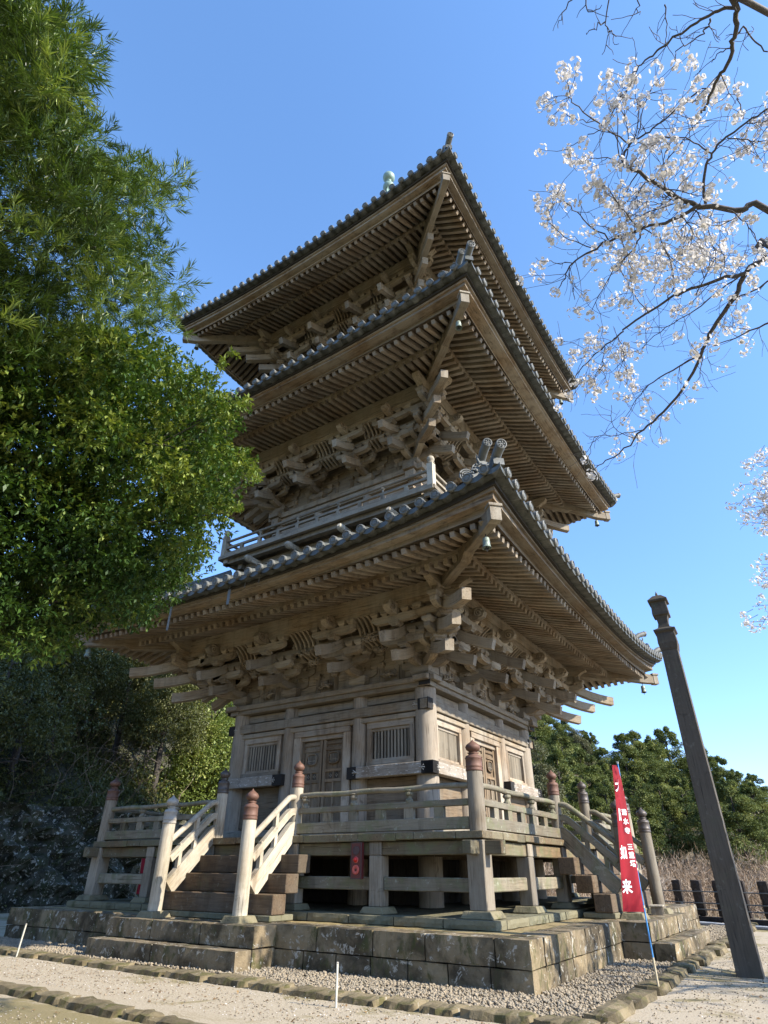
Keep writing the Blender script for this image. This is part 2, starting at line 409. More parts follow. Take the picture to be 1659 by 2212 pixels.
def masu(mb, c, s, h, ex=Vector((1,0,0)), ey=Vector((0,1,0))):
    """bearing block: square top, tapered foot; c = bottom centre"""
    c = Vector(c); ez = Vector((0,0,1)); vs = []; gs = []
    for z, k in ((0,.62),(h*.22,.72),(h*.45,1.0),(h,1.0)):
        for i, j in ((-1,-1),(1,-1),(1,1),(-1,1)):
            vs.append(c + ex*(i*s/2*k) + ey*(j*s/2*k) + ez*z); gs.append((i*s/2*k, j*s/2*k, z))
    fs = [(3,2,1,0),(12,13,14,15)]
    for a in (0,4,8):
        for j in range(4): k = (j+1)%4; fs.append((a+j, a+k, a+4+k, a+4+j))
    mb.add(vs, fs, gs)
def arm(mb, c, e, L, wd, h, ext=None, half=False):
    """bracket arm centred on c (bottom centre) along e, the underside curving up at the ends"""
    e = Vector(e).normalized(); en = Vector((0,0,1)).cross(e); H2 = L/2
    q = [(-H2, h), (-H2, h*.45), (-H2*.90, h*.2), (-H2*.74, 0.03*h), (-H2*.55, 0), (H2*.55, 0), (H2*.74, 0.03*h), (H2*.90, h*.2), (H2, h*.45), (H2, h)]
    if half: q = [(0, 0), (H2*.55, 0), (H2*.76, .03*h), (H2*.91, h*.2), (H2, h*.45), (H2, h), (0, h)]
    mb.prism(q, c, e, (0,0,1), en, wd)

def tail(mb, p_in, p_out, wd, ht, curve=.10):
    """tail rafter: top line from p_in down to p_out, flattening towards the tip"""
    p0 = Vector(p_in); p1 = Vector(p_out); pts = []
    for i in range(9):
        t = i/8; p = p0.lerp(p1, t); p.z -= curve*math.sin(PI*min(1, t*1.0))*(.4+.6*t); pts.append(p)
    mb.path(pts, wd, [ht*(1.0 + .05*i/8) for i in range(9)])

def spiral(mb, c, e1, en, s):
    """carved scroll on the flat cheek of a nosing"""
    c = Vector(c); e1 = Vector(e1); en = Vector(en); pts = []
    for i in range(26):
        t = i/25; a = t*PI*3.4 + .5; r_ = s*(1-t*.86)
        pts.append(c + e1*(math.cos(a)*r_) + Vector((0,0,1))*(math.sin(a)*r_) + en*.012)
    mb.tube(pts, [.024*s/.15]*26, 5)

STO = [dict(W=3.42, p1=1.3, z0=6.15, H=1.75, G=4.87, pb=7.90, pt=8.28, K=6.12, zk=7.87, T=7.30, zt=7.80, rise=.30, E=7.93, ze=8.15, erise=.74, hip=((4.1,8.02),(5.5,7.93),(6.2,7.87)), hz=(7.90,8.22), HT=7.58, top=(4.2,10.55), n=57),
       dict(W=3.02, p1=1.12, z0=13.62, H=1.68, G=4.47, pb=15.30, pt=15.84, K=5.75, zk=15.52, T=6.95, zt=15.24, rise=.30, E=7.65, ze=15.66, erise=.56, hip=((3.8,16.0),(4.62,15.63),(5.84,15.45)), hz=(15.26,15.60), HT=7.20, top=(3.9,18.0), n=53),
       dict(W=2.62, p1=1.0, z0=21.05, H=1.93, G=4.05, pb=22.98, pt=23.48, K=5.30, zk=22.88, T=6.55, zt=22.28, rise=.34, E=7.16, ze=22.80, erise=.55, hip=((3.4,23.3),(4.38,22.8),(5.41,22.62)), hz=(22.30,22.64), HT=6.76, top=(0.45,27.6), n=49)]

def riser(u, S, p=2.4):   # how far the eaves sweep up towards a corner
    return (min(1.15, abs(u)/S['E']))**p

for si, S in enumerate(STO):
    W, z0, H = S['W'], S['z0'], S['H']; k_ = H/1.75; aw = .17; G = S['G']; st = (G - W)/3.22
    # v offsets measured from the pillar centre line
    v1, v2, v3 = .14+st*1.0, .14+st*2.0, .14+st*2.95
    tl1, tl2 = 1.60, 2.18
    def zz(w_): return z0 + w_*k_
    def face_cluster(mb, mt, FR, u0, corner=False, sec=False):
        """one bracket set in the face frame FR(u,v,w); sec = the second face of a corner set"""
        eu = FR(1,0,0)-FR(0,0,0); ev = FR(0,1,0)-FR(0,0,0); dz = .0027 if sec else 0
        P = lambda u, v, w_: FR(u0+u, W+v, zz(w_)+dz)
        Q = lambda u, v, w_: P(u, v, w_) - Vector((0,0,.004))
        if not corner: masu(mb, P(0, 0, 0), .56, .32*k_, eu, ev)
        ms, mh = .235, .155*k_; aw2 = aw+.009; up_ = .008
        skip = (lambda q: corner and sec and abs(q) < .01)
        # wall plane
        arm(mb, P(0, .0, .30), eu, 1.15, aw, .20*k_)
        for q in (-.48, 0, .48):
            if not skip(q): masu(mb, P(q, 0, .50), ms, mh, eu, ev)
        arm(mb, P(0, .0, .655), eu, 1.65, aw, .20*k_)
        for q in (-.72, -.36, 0, .36, .72):
            if not skip(q): masu(mb, P(q, 0, .855), ms, mh, eu, ev)
        # first step
        arm(mb, Q(0, 0, .30), ev, 2*v1+.32, aw2, .20*k_+up_)
        masu(mb, P(0, v1, .50), ms+.03, mh, eu, ev)
        arm(mb, P(0, v1, .60), eu, 1.22, aw, .19*k_)
        for q in (-.54, -.27, .27, .54): masu(mb, P(q, v1, .79), ms, mh, eu, ev)
        arm(mb, Q(0, .1, .655), ev, 2*v1+.6, aw2, .2*k_+up_)
        # second step rests on the lower tail
        masu(mb, P(0, v2, .60), ms+.05, mh, eu, ev)
        arm(mb, P(0, v2, .73), eu, 1.42, aw, .20*k_)
        for q in (-.62, -.31, 0, .31, .62): masu(mb, P(q, v2, .93), ms, mh, eu, ev)
        # third step rests on the upper tail
        masu(mb, P(0, v3, 1.07), ms+.05, mh, eu, ev)
        arm(mb, P(0, v3, 1.20), eu, 1.5, aw, .20*k_)
        for q in (-.65, -.33, 0, .33, .65): masu(mb, P(q, v3, 1.40), ms, mh, eu, ev)
        # tails
        tail(mt, P(0, .25, 1.02), P(0, tl1, .40), .19, .26*k_)
        tail(mt, P(0, .75, 1.45), P(0, tl2, .74), .192, .26*k_)
        # scroll nosing under the purlin
        c = P(0, v3, 1.38)
        q = [(0,0),(.30,.0),(.46,.05),(.52,.16),(.46,.30),(.34,.33),(0,.30)]
        mb.prism(q, c, ev, (0,0,1), eu, .20)
        for sgn in (-1, 1):
            spiral(mb, P(0, v3+.33, 1.38+.155) + eu*(sgn*.10), ev, eu*sgn, .13)
    # ---- ordinary set, copied to 8 places
    FR = lambda u, v, w_: Vector((u, -v, w_))
    protos = []
    for u0 in (-S['p1'], S['p1']):
        mb = MB(); mt = MB(); face_cluster(mb, mt, FR, u0)
        o = part('bracket_cluster', mb, M['brk']); part('tail_beam', mt, M['beam'], o); protos.append(o)
    # ---- corner set
    mb = MB(); mt = MB(); FR1 = lambda u, v, w_: Vector((v, u, w_))
    face_cluster(mb, mt, FR, W, True); face_cluster(mb, mt, FR1, -W, True, True)
    dg = Vector((1,-1,0)).normalized(); dn = Vector((1,1,0)).normalized(); r2 = math.sqrt(2)
    DP = lambda v, w_: Vector((W+v, -(W+v), zz(w_)))
    masu(mb, DP(0,0), .60, .32*k_)
    ms, mh = .36, .17*k_
    arm(mb, DP(0,.30), dg, 2*r2*v1+.4, .2, .20*k_); arm(mb, DP(0,.655), dg, 2*r2*v2, .2, .2*k_)
    masu(mb, DP(v1,.50), ms, mh, dg, dn); masu(mb, DP(v2,.60), ms, mh, dg, dn); masu(mb, DP(v3,1.07), ms, mh, dg, dn)
    for v_, w_ in ((v1,.62),(v2,.76),(v3,1.22)):
        arm(mb, DP(v_, w_) + Vector((-.15,0,0)), (1,0,0), 1.5, aw+.011, .2*k_-.004); arm(mb, DP(v_, w_) + Vector((0,.15,.0035)), (0,1,0), 1.5, aw, .2*k_)
        arm(mb, DP(v_, w_-.02), dg, 1.0, .22, .22*k_)
        masu(mb, DP(v_, w_+.2)+Vector((-.75,0,0)), .27, mh*.9); masu(mb, DP(v_, w_+.2)+Vector((.50,0,0)), .27, mh*.9)
        masu(mb, DP(v_, w_+.2)+Vector((0,.75,0)), .27, mh*.9); masu(mb, DP(v_, w_+.2)+Vector((0,-.50,0)), .27, mh*.9)
        masu(mb, DP(v_, w_+.2), .38, mh, dg, dn)
    # three diagonal tails
    for a, b, c, d in ((.25,1.0,tl1+.10,.36), (.7,1.42,tl2-.03,.80), (1.2,1.72,tl2+.55,1.10)):
        tail(mt, DP(a, b), DP(c, d), .23, .27*k_, .12)
    # curled nosings where the purlins cross
    for ea, en_ in ((Vector((1,0,0)), Vector((0,1,0))), (Vector((0,-1,0)), Vector((1,0,0)))):
        c = Vector((G, -G, S['pb']+.02)) + ea*.1
        q = [(0,0),(.18,.0),(.30,-.06),(.42,-.02),(.55,.07),(.72,.12),(.78,.26),(.70,.36),(.0,.36)]
        mb.prism(q, c, ea, (0,0,1), en_, .22)
    oc = part('bracket_cluster', mb, M['brk']); part('tail_beam', mt, M['beam'], oc)
    for k in (1,2,3):
        for o in protos + [oc]: spin(o, k)
    # ---- continuous beams on the steps, purlins, ribs between the steps, wall beams
    mb = MB(); mr = MB(); mp = MB()
    for k in range(4):
        rk = Matrix.Rotation(k*PI/2, 4, 'Z')
        def FK(u, v, w_): return rk @ Vector((u, -v, w_))
        def bm_(mb, u0, u1, v, za, zb, wd): mb.beam(FK(u0, v, (za+zb)/2), FK(u1, v, (za+zb)/2), wd, zb-za)
        e = .002*k
        bm_(mb, -(W+v1+.5), W+v1+.5, W+v1+e, zz(.945)+e, zz(1.09)+e, .13)
        bm_(mb, -(W+v2+.5), W+v2+.5, W+v2+e, zz(1.085)+e, zz(1.22)+e, .13)
        bm_(mb, -(W+v3+.5), W+v3+.5, W+v3+e, zz(1.555)+e, S['pb']-.003+e, .14)
        bm_(mb, -(W+.7), W+.7, W+e, zz(1.01)+e, zz(1.2)+e, .14)
        bm_(mb, -(W+.7), W+.7, W+e, zz(1.35)+e, zz(1.55)+e, .14)
        # wall boarding and little ceiling behind the brackets
        mr.beam(FK(-G, (W+G)/2-.1, S['pb']+.10+e), FK(G, (W+G)/2-.1, S['pb']+.10+e), G-W+.1, .03)
        for za in (.0, .45, .9, 1.35): bm_(mr, -W, W, W-.12+e, zz(za), zz(za+.445), .06)
        # round-edged purlin
        bm_(mp, -(G+.28), G+.28, G+.02+e, S['pb']+e, S['pt']+e, .21)
        # curved ribs filling the gaps over steps 2 and 3
        us = [-W, -S['p1'], S['p1'], W]
        for a, b in zip(us[:-1], us[1:]):
            mid = (a+b)/2; nr = 5 if (b-a) > 1.7 else 4
            for i in range(nr):
                u = mid + (i-(nr-1)/2)*.16
                pts = [FK(u, W+v2+.04 + (v3-v2)*math.sin(t*PI/2)**1.3*.98, zz(1.2 + .42*math.sin(t*PI/2)**.8)) for t in (0,.2,.4,.6,.8,1)]
                mb.path(pts, .055, .10)
                pts = [FK(u, W+v1+.04 + (v2-v1)*math.sin(t*PI/2)*.98, zz(.98 + .17*t)) for t in (0,.33,.66,1)]
                mb.path(pts, .055, .09)
            # half-ellipse frog-leg frame in the middle of the top row
            if abs(mid) < .1:
                pts = [FK(mid + .48*math.cos(t), W+v2+.12, zz(1.2) + .32*math.sin(t)*k_) for t in np.linspace(.05, PI-.05, 12)]
                mb.path(pts, .10, .06, upv=FK(0,1,0))
            else:
                pts = [FK(mid + .30*math.cos(t), W+v2+.12, zz(1.22) + .24*math.sin(t)*k_) for t in np.linspace(.05, PI-.05, 10)]
                mb.path(pts, .08, .05, upv=FK(0,1,0))
            # struts over the head beam
            for du in (-.34, .34):
                mb.beam(FK(mid+du, W+.02, zz(.0)), FK(mid+du, W+.02, zz(.5)), .16, .14, upv=(0.3,.3,0)); masu(mb, FK(mid+du, W+.02, zz(.5)), .25, .15*k_)
        # small carved foliage between the brackets of the lowest storey
        if si == 0:
            for a, b in zip(us[:-1], us[1:]):
                mid = (a+b)/2
                for vv, wz in ((.12, .22), (v1+.1, .80), (v2+.08, 1.0)):
                    for i in range(13):
                        a0 = random.uniform(0, 2*PI); r0 = random.uniform(.08,.24)
                        p = FK(mid+random.uniform(-.18,.18), W+vv, zz(wz)+random.uniform(-.06,.06))
                        pts = [p + (FK(1,0,0))*(r0*math.cos(a0+t*1.8)*t*1.3) + Vector((0,0,1))*(abs(r0*math.sin(a0+t*1.5))*t) + FK(0,1,0)*(.08*math.sin(t*3)) for t in (0,.25,.5,.75,1)]
                        mb.tube(pts, [.03,.034,.028,.02,.012], 5)
    core = MB(); core.box(-W-.02, W+.02, -W-.02, W+.02, z0-.25, S['pb']+.08); part('storey_core', core, M['brk'])
    part('stepped_bracket_beams', mb, M['brk']); part('wall_boarding', mr, M['brk']); part('eave_purlin', mp, M['beam'])

    # ---------------------------------------------------------------- roof
    E_, T_, K_ = S['E'], S['T'], S['K']; vt, ztop = S['top']
    def ztile(u, v):      # top of the tile field
        t = max(0.0, (E_-v)/(E_-vt)); prof = (ztop-(S['ze']+.12))*(t**1.18 if si < 2 else t**1.12)
        return S['ze']+.12 + prof + S['erise']*riser(u, S)*max(0.0, 1-t)**1.6
    mbr = MB(); nv = 14; nu = 44
    for k in range(4):
        rk = Matrix.Rotation(k*PI/2, 4, 'Z'); vs = []; fs = []
        for i in range(nv+1):
            v = E_ + (vt-E_)*i/nv
            for j in range(nu+1):
                u = v*(2*j/nu-1); vs.append(rk @ Vector((u, -v, ztile(u, v))))
        for i in range(nv):
            for j in range(nu): a = i*(nu+1)+j; fs.append((a, a+1, a+nu+2, a+nu+1))
        mbr.add(vs, fs, rnd=1.0, smooth=True)
        # closing underside board
        vs = []; fs = []
        for i, (v, dz) in enumerate(((E_-.02, -.05), (K_, -.02), (G-.2, .0))):
            for j in range(nu+1):
                u = v*(2*j/nu-1)
                zb = {0: S['ze']+S['erise']*riser(u, S)-.0, 1: None, 2: None}[i]
                if i == 1: zb = S['zk'] + .36 + (S['rise']*riser(u, S))
                if i == 2: zb = S['pt'] + .22
                vs.append(rk @ Vector((u, -v, zb)))
        for i in range(2):
            for j in range(nu): a = i*(nu+1)+j; fs.append((a+1, a, a+nu+1, a+nu+2))
        mbr.add(vs, fs, rnd=0.0)
    roof = part('roof', mbr, M['tile'], label=['lowest tiled roof','middle tiled roof','topmost tiled roof'][si])
    # tile rows with round eave ends, and the drooping flat tiles between them
    mrow = MB(); mcap = MB(); mlip = MB(); caps = []; pitch = .40; nrow = int(2*(E_-.25)/pitch/2)
    for k in range(4):
        rk = Matrix.Rotation(k*PI/2, 4, 'Z'); front = k in (0, 1)
        us = [i*pitch for i in range(-nrow, nrow+1)]
        for u in us:
            vend = max(abs(u)+.05, vt); n = max(2, int((E_-vend)/ (0.5 if front else 1.2))+2); vs = []; fs = []
            cs = [(-.105,.0),(-.085,.075),(-.04,.115),(0,.125),(.04,.115),(.085,.075),(.105,.0)]
            rr = random.random()
            for i in range(n):
                v = E_+.05 + (vend-E_-.05)*i/(n-1)
                for du, dz in cs: vs.append(rk @ Vector((u+du, -v, ztile(u, v)+dz-.01)))
            for i in range(n-1):
                for j in range(6): a = i*7+j; fs.append((a, a+1, a+8, a+7))
            mrow.add(vs, fs, rnd=.4+.6*rr, smooth=True)
            # round end tile
            o = rk @ Vector((u, -(E_+.02), ztile(u, E_)+.015)); ax = rk @ Vector((0,-1,-.10))
            single = (si == 0 and front) or (si == 1 and ((k == 0 and u > 3.0) or (k == 1 and u < -3.0)))
            mc = MB() if single else mcap
            if single: caps.append(mc)
            mc.lathe(o, ax, [(.118,0),(.118,.07),(.098,.085),(.085,.066),(.06,.066),(.05,.078),(.02,.08),(0,.08)], 14, rnd=rr, smooth=False, mi=0)
        # drooping pendant tiles
        for a, b in zip([us[0]-pitch]+us, us+[us[-1]+pitch]):
            m_ = 5; vs = []; fs = []; rr = random.random()
            for j in range(m_+1):
                u = a+(b-a)*j/m_; s_ = math.sin(PI*j/m_); lim = E_+.03
                uu = max(-lim, min(lim, u))
                zt_ = ztile(uu, E_)
                vs += [rk @ Vector((uu, -(E_+.03), zt_-.0+.02 - .06*s_)), rk @ Vector((uu, -(E_+.035), zt_-.085-.085*s_)), rk @ Vector((uu, -(E_-.35), zt_-.05-.085*s_))]
            for j in range(m_): q = 3*j; fs += [(q, q+1, q+4, q+3), (q+1, q+2, q+5, q+4)]
            mlip.add(vs, fs, rnd=rr)
    part('tile_rows', mrow, M['tile'], roof); 
    tag(part('round_eave_tiles', mcap, [M['tilerim']], roof), kind='stuff')
    for mc in caps: part('round_eave_tile', mc, M['tilerim'], roof)
    part('pendant_eave_tiles', mlip, M['tile'], roof)
    # layered eave boards under the tiles
    meb = MB(); mun = MB()
    for k in range(4):
        rk = Matrix.Rotation(k*PI/2, 4, 'Z')
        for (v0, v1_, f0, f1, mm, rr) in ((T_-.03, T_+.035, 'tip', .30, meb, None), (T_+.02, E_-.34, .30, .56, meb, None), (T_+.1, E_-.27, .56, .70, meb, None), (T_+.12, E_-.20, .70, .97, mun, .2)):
            nn = 40; vs = []; gs = []; fs = []
            for j in range(nn+1):
                s_ = 2*j/nn-1
                for v in (v0, v1_):
                    u = v*s_; r_ = riser(u/v*E_, S)
                    lo = S['zt']+.16+S['rise']*r_; hi = S['ze'] + S['erise']*r_ 
                    za = lo if f0 == 'tip' else lo+(hi-lo)*f0
                    zb = lo+(hi-lo)*f1
                    for z in (za, zb): vs.append(rk @ Vector((u, -v, z))); gs.append((u, v*.8, z*1.0))
            for j in range(nn):
                a = 4*j; b = a+4
                fs += [(a, b, b+2, a+2), (a+2, b+2, b+3, a+3), (a+1, a+3, b+3, b+1), (a, a+1, b+1, b)]
            mm.add(vs, fs, gs, rnd=rr)
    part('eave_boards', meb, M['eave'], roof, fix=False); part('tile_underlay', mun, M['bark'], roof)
    # rafters: two tiers
    mra = MB(); n = S['n']; sp = 2*(T_-.12)/(n-1)
    slope1 = (S['zk']-S['pt'])/(K_-G)
    for k in range(4):
        rk = Matrix.Rotation(k*PI/2, 4, 'Z')
        for i in range(n):
            u = -(T_-.12) + sp*i; r_ = riser(u, S)
            a = max(G-.25, abs(u)+.1)
            if a < K_-.05:
                za = S['pt'] + slope1*(a-G); zb = S['zk'] + S['rise']*.8*r_
                za += S['rise']*.8*r_*max(0,(a-G)/(K_-G))
                mra.beam(rk @ Vector((u, -a, za+.075)), rk @ Vector((u, -(K_+.05), zb+.075)), .125, .15)
            a = max(K_-.25, abs(u)+.1)
            if a < T_-.02:
                zb0 = S['zk'] + .30 + S['rise']*.8*r_; zt_ = S['zt'] + S['rise']*r_
                z_a = zb0 + (zt_-zb0)*(a-K_)/(T_-K_)
                p0 = Vector((u, -a, z_a+.145)); p1 = Vector((u, -(T_+random.uniform(-.012,.012)), zt_+.145))
                md = (p0+p1)/2; md.z -= .02
                mra.path([rk @ p0, rk @ md, rk @ p1], .115, [.15, .145, .135])
        # board carried on the lower rafter tips, and boards between rafters
        nn = 30; pts = [rk @ Vector((K_*(2*j/nn-1), -(K_-.0), S['zk']+.30+S['rise']*.8*riser(K_*(2*j/nn-1), S))) for j in range(nn+1)]
        mra.path(pts, .13, .145)
    part('rafters', mra, M['eave'], roof)
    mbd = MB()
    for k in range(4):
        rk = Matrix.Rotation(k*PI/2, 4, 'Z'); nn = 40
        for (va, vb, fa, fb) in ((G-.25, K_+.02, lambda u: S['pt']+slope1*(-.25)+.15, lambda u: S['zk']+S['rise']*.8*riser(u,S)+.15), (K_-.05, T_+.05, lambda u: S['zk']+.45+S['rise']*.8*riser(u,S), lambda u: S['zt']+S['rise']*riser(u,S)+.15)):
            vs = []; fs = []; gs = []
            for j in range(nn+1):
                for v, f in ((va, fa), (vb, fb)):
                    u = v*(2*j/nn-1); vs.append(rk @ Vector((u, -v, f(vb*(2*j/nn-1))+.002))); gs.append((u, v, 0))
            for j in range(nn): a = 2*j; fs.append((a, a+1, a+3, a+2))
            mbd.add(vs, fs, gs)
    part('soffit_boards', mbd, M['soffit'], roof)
    # hip rafters
    mh_ = MB(); hp = S['hip']; HT = S['HT']; zb, zt_ = S['hz']
    (a0, b0), (a1, b1), (a2, b2) = hp
    D_ = lambda a, z: Vector((a, -a, z))
    # lower hip: bottom line b, height .34
    mh_.path([D_(W+.2, b0+.45), D_(a0, b0+.36), D_(a1, b1+.36), D_(a2, b2+.37), D_(a2+.22, b2+.39)], .25, [.36,.36,.36,.37,.26])
    mh_.path([D_(a1, b1+.60), D_((a1+HT)/2, (b1+zb)/2+.40), D_(HT-.35, zb+.36), D_(HT, zt_)], .22, [.34,.36,.36,zt_-zb])
    hip = part('hip_rafter', mh_, M['beam'], roof, bevel=.008)
    me_ = MB(); me_.obox(D_(HT-.02, (zb+zt_)/2-.01), (dg), dn, (0,0,1), .20, .25, zt_-zb+.02); me_.obox(D_(HT-.02, zt_+.03), dg, dn, (0,0,1), .26, .31, .07)
    hcap = part('hip_rafter_cap', me_, M['grey'], roof, bevel=.006)
    # corner ridge with round end tiles and a demon tile
    mri = MB(); mro = MB()
    lay = [(0.0,.34),(.10,.30),(.20,.26),(.30,.20)]
    for off, wd in lay:
        pts = []
        for i in range(12):
            v = vt + (E_-.75-vt)*i/11; pts.append(D_(v, ztile(v, v)+.14+off+ (.10*(i/11)**3)))
        mri.path(pts, wd, .095)
    pts = [D_(vt+(E_-.70-vt)*i/11, ztile(vt+(E_-.70-vt)*i/11, vt+(E_-.70-vt)*i/11)+.50+(.10*(i/11)**3)) for i in range(12)]
    mri.tube(pts, .085, 8)
    ez_ = ztile(E_, E_); ax = (dg + Vector((0,0,.75))).normalized()
    # lower, smaller ridge running out to the very corner
    pts = [D_(E_-.8+.8*i/6, ztile(E_-.8+.8*i/6, E_-.8+.8*i/6)+.16) for i in range(7)]
    mri.path(pts, .24, .18)
    def crest_tile(mb_, a0, za, a1, zb_, r_):   # round tile sweeping up and out, its crest disc facing outwards
        pts = [D_(a0, za), D_(a0+(a1-a0)*.35, za+(zb_-za)*.45), D_(a0+(a1-a0)*.7, za+(zb_-za)*.85), D_(a1, zb_)]
        mb_.tube(pts, [r_*.80, r_*.86, r_*.92, r_*.95], 14)
        mb_.lathe(D_(a1, zb_), (dg+Vector((0,0,-.12))).normalized(), [(r_,-.03),(r_,.05),(r_*.82,.06),(r_*.78,.035),(r_*.2,.035),(r_*.12,.05),(0,.05)], 20, smooth=False)
        for i in range(5):
            t = i*2*PI/5; e1 = dn; e2 = Vector((0,0,1)); o_ = D_(a1, zb_)+dg*.045
            mb_.lathe(o_+(e1*math.cos(t)+e2*math.sin(t))*r_*.45, dg, [(r_*.2,0),(r_*.16,.012),(0,.015)], 8)
    crest_tile(mro, E_-.42, ez_-.06, E_+.14, ez_+.36, .118)
    zc = ztile(E_-.7, E_-.7)
    mr2 = MB()
    if si < 2: crest_tile(mr2, E_-.95, zc+.42, E_-.36, zc+.93, .108)
    else: crest_tile(mr2, E_-.75, ztile(E_-.7,E_-.7)+.16, E_-.28, ztile(E_-.5, E_-.5)+.52, .10)
    rd2 = part('ridge_crest_tile', mr2, M['tilerim'], roof)
    ri = part('corner_ridge', mri, M['tile'], roof); rd = part('ridge_end_tile', mro, M['tilerim'], roof)
    mon = MB()   # demon tile: arched slab with a horned mask
    c = D_(E_-.60, zc+.16)
    q = [(-.30,-.05),(-.33,.12),(-.27,.32),(-.12,.45),(0,.48),(.12,.45),(.27,.32),(.33,.12),(.30,-.05)]
    mon.prism(q, c, dn, (0,0,1), dg, .10)
    for sgn in (-1, 1):
        mon.tube([c+dn*(sgn*.10)+Vector((0,0,.36))+dg*.06, c+dn*(sgn*.17)+Vector((0,0,.46))+dg*.10, c+dn*(sgn*.17)+Vector((0,0,.60))+dg*.09], [.035,.028,.008], 6)
        mon.lathe(c+dn*(sgn*.085)+Vector((0,0,.25))+dg*.10, dg, [(.05,0),(.045,.03),(.02,.05),(0,.055)], 10)
        mon.tube([c+dn*(sgn*.03)+Vector((0,0,.31))+dg*.11, c+dn*(sgn*.10)+Vector((0,0,.345))+dg*.12, c+dn*(sgn*.17)+Vector((0,0,.31))+dg*.09], [.02,.028,.012], 6)
        mon.tube([c+dn*(sgn*.05)+Vector((0,0,.02))+dg*.12, c+dn*(sgn*.05)+Vector((0,0,.09))+dg*.15], [.02,.012], 6)
        mon.lathe(c+dn*(sgn*.21)+Vector((0,0,.16))+dg*.06, dg, [(.05,0),(.04,.04),(0,.05)], 8)
        for i in range(6):
            t = i/5; mon.lathe(c+dn*(sgn*(.30-.17*t**2))+Vector((0,0,.02+.40*t))+dg*.05, dg, [(.028,0),(.02,.03),(0,.035)], 8)
        for r_ in (.07,.12,.17): # rolled side fins
            pts = [c+dn*(sgn*(.42+r_*math.cos(t)))+Vector((0,0,.02+r_*math.sin(t)))+dg*.02 for t in np.linspace(-.6, 2.6, 10)]
            mon.tube(pts, .022, 6)
    mon.lathe(c+Vector((0,0,.17))+dg*.08, dg, [(.06,0),(.055,.07),(.03,.10),(0,.11)], 10)
    mon.tube([c+dn*(-.13)+Vector((0,0,.09))+dg*.10, c+Vector((0,0,.05))+dg*.14, c+dn*.13+Vector((0,0,.09))+dg*.10], [.02,.03,.02], 6)
    on = part('demon_ridge_tile', mon, M['tilerim'], roof)
    for k in (1,2,3):
        for o in (hip, hcap, ri, rd, rd2, on):
            c_ = o.copy(); COL.objects.link(c_); c_.parent = roof; c_.rotation_euler = (0,0,k*PI/2)
    if si == 2:      # roof apex: box base of the spire
        pass

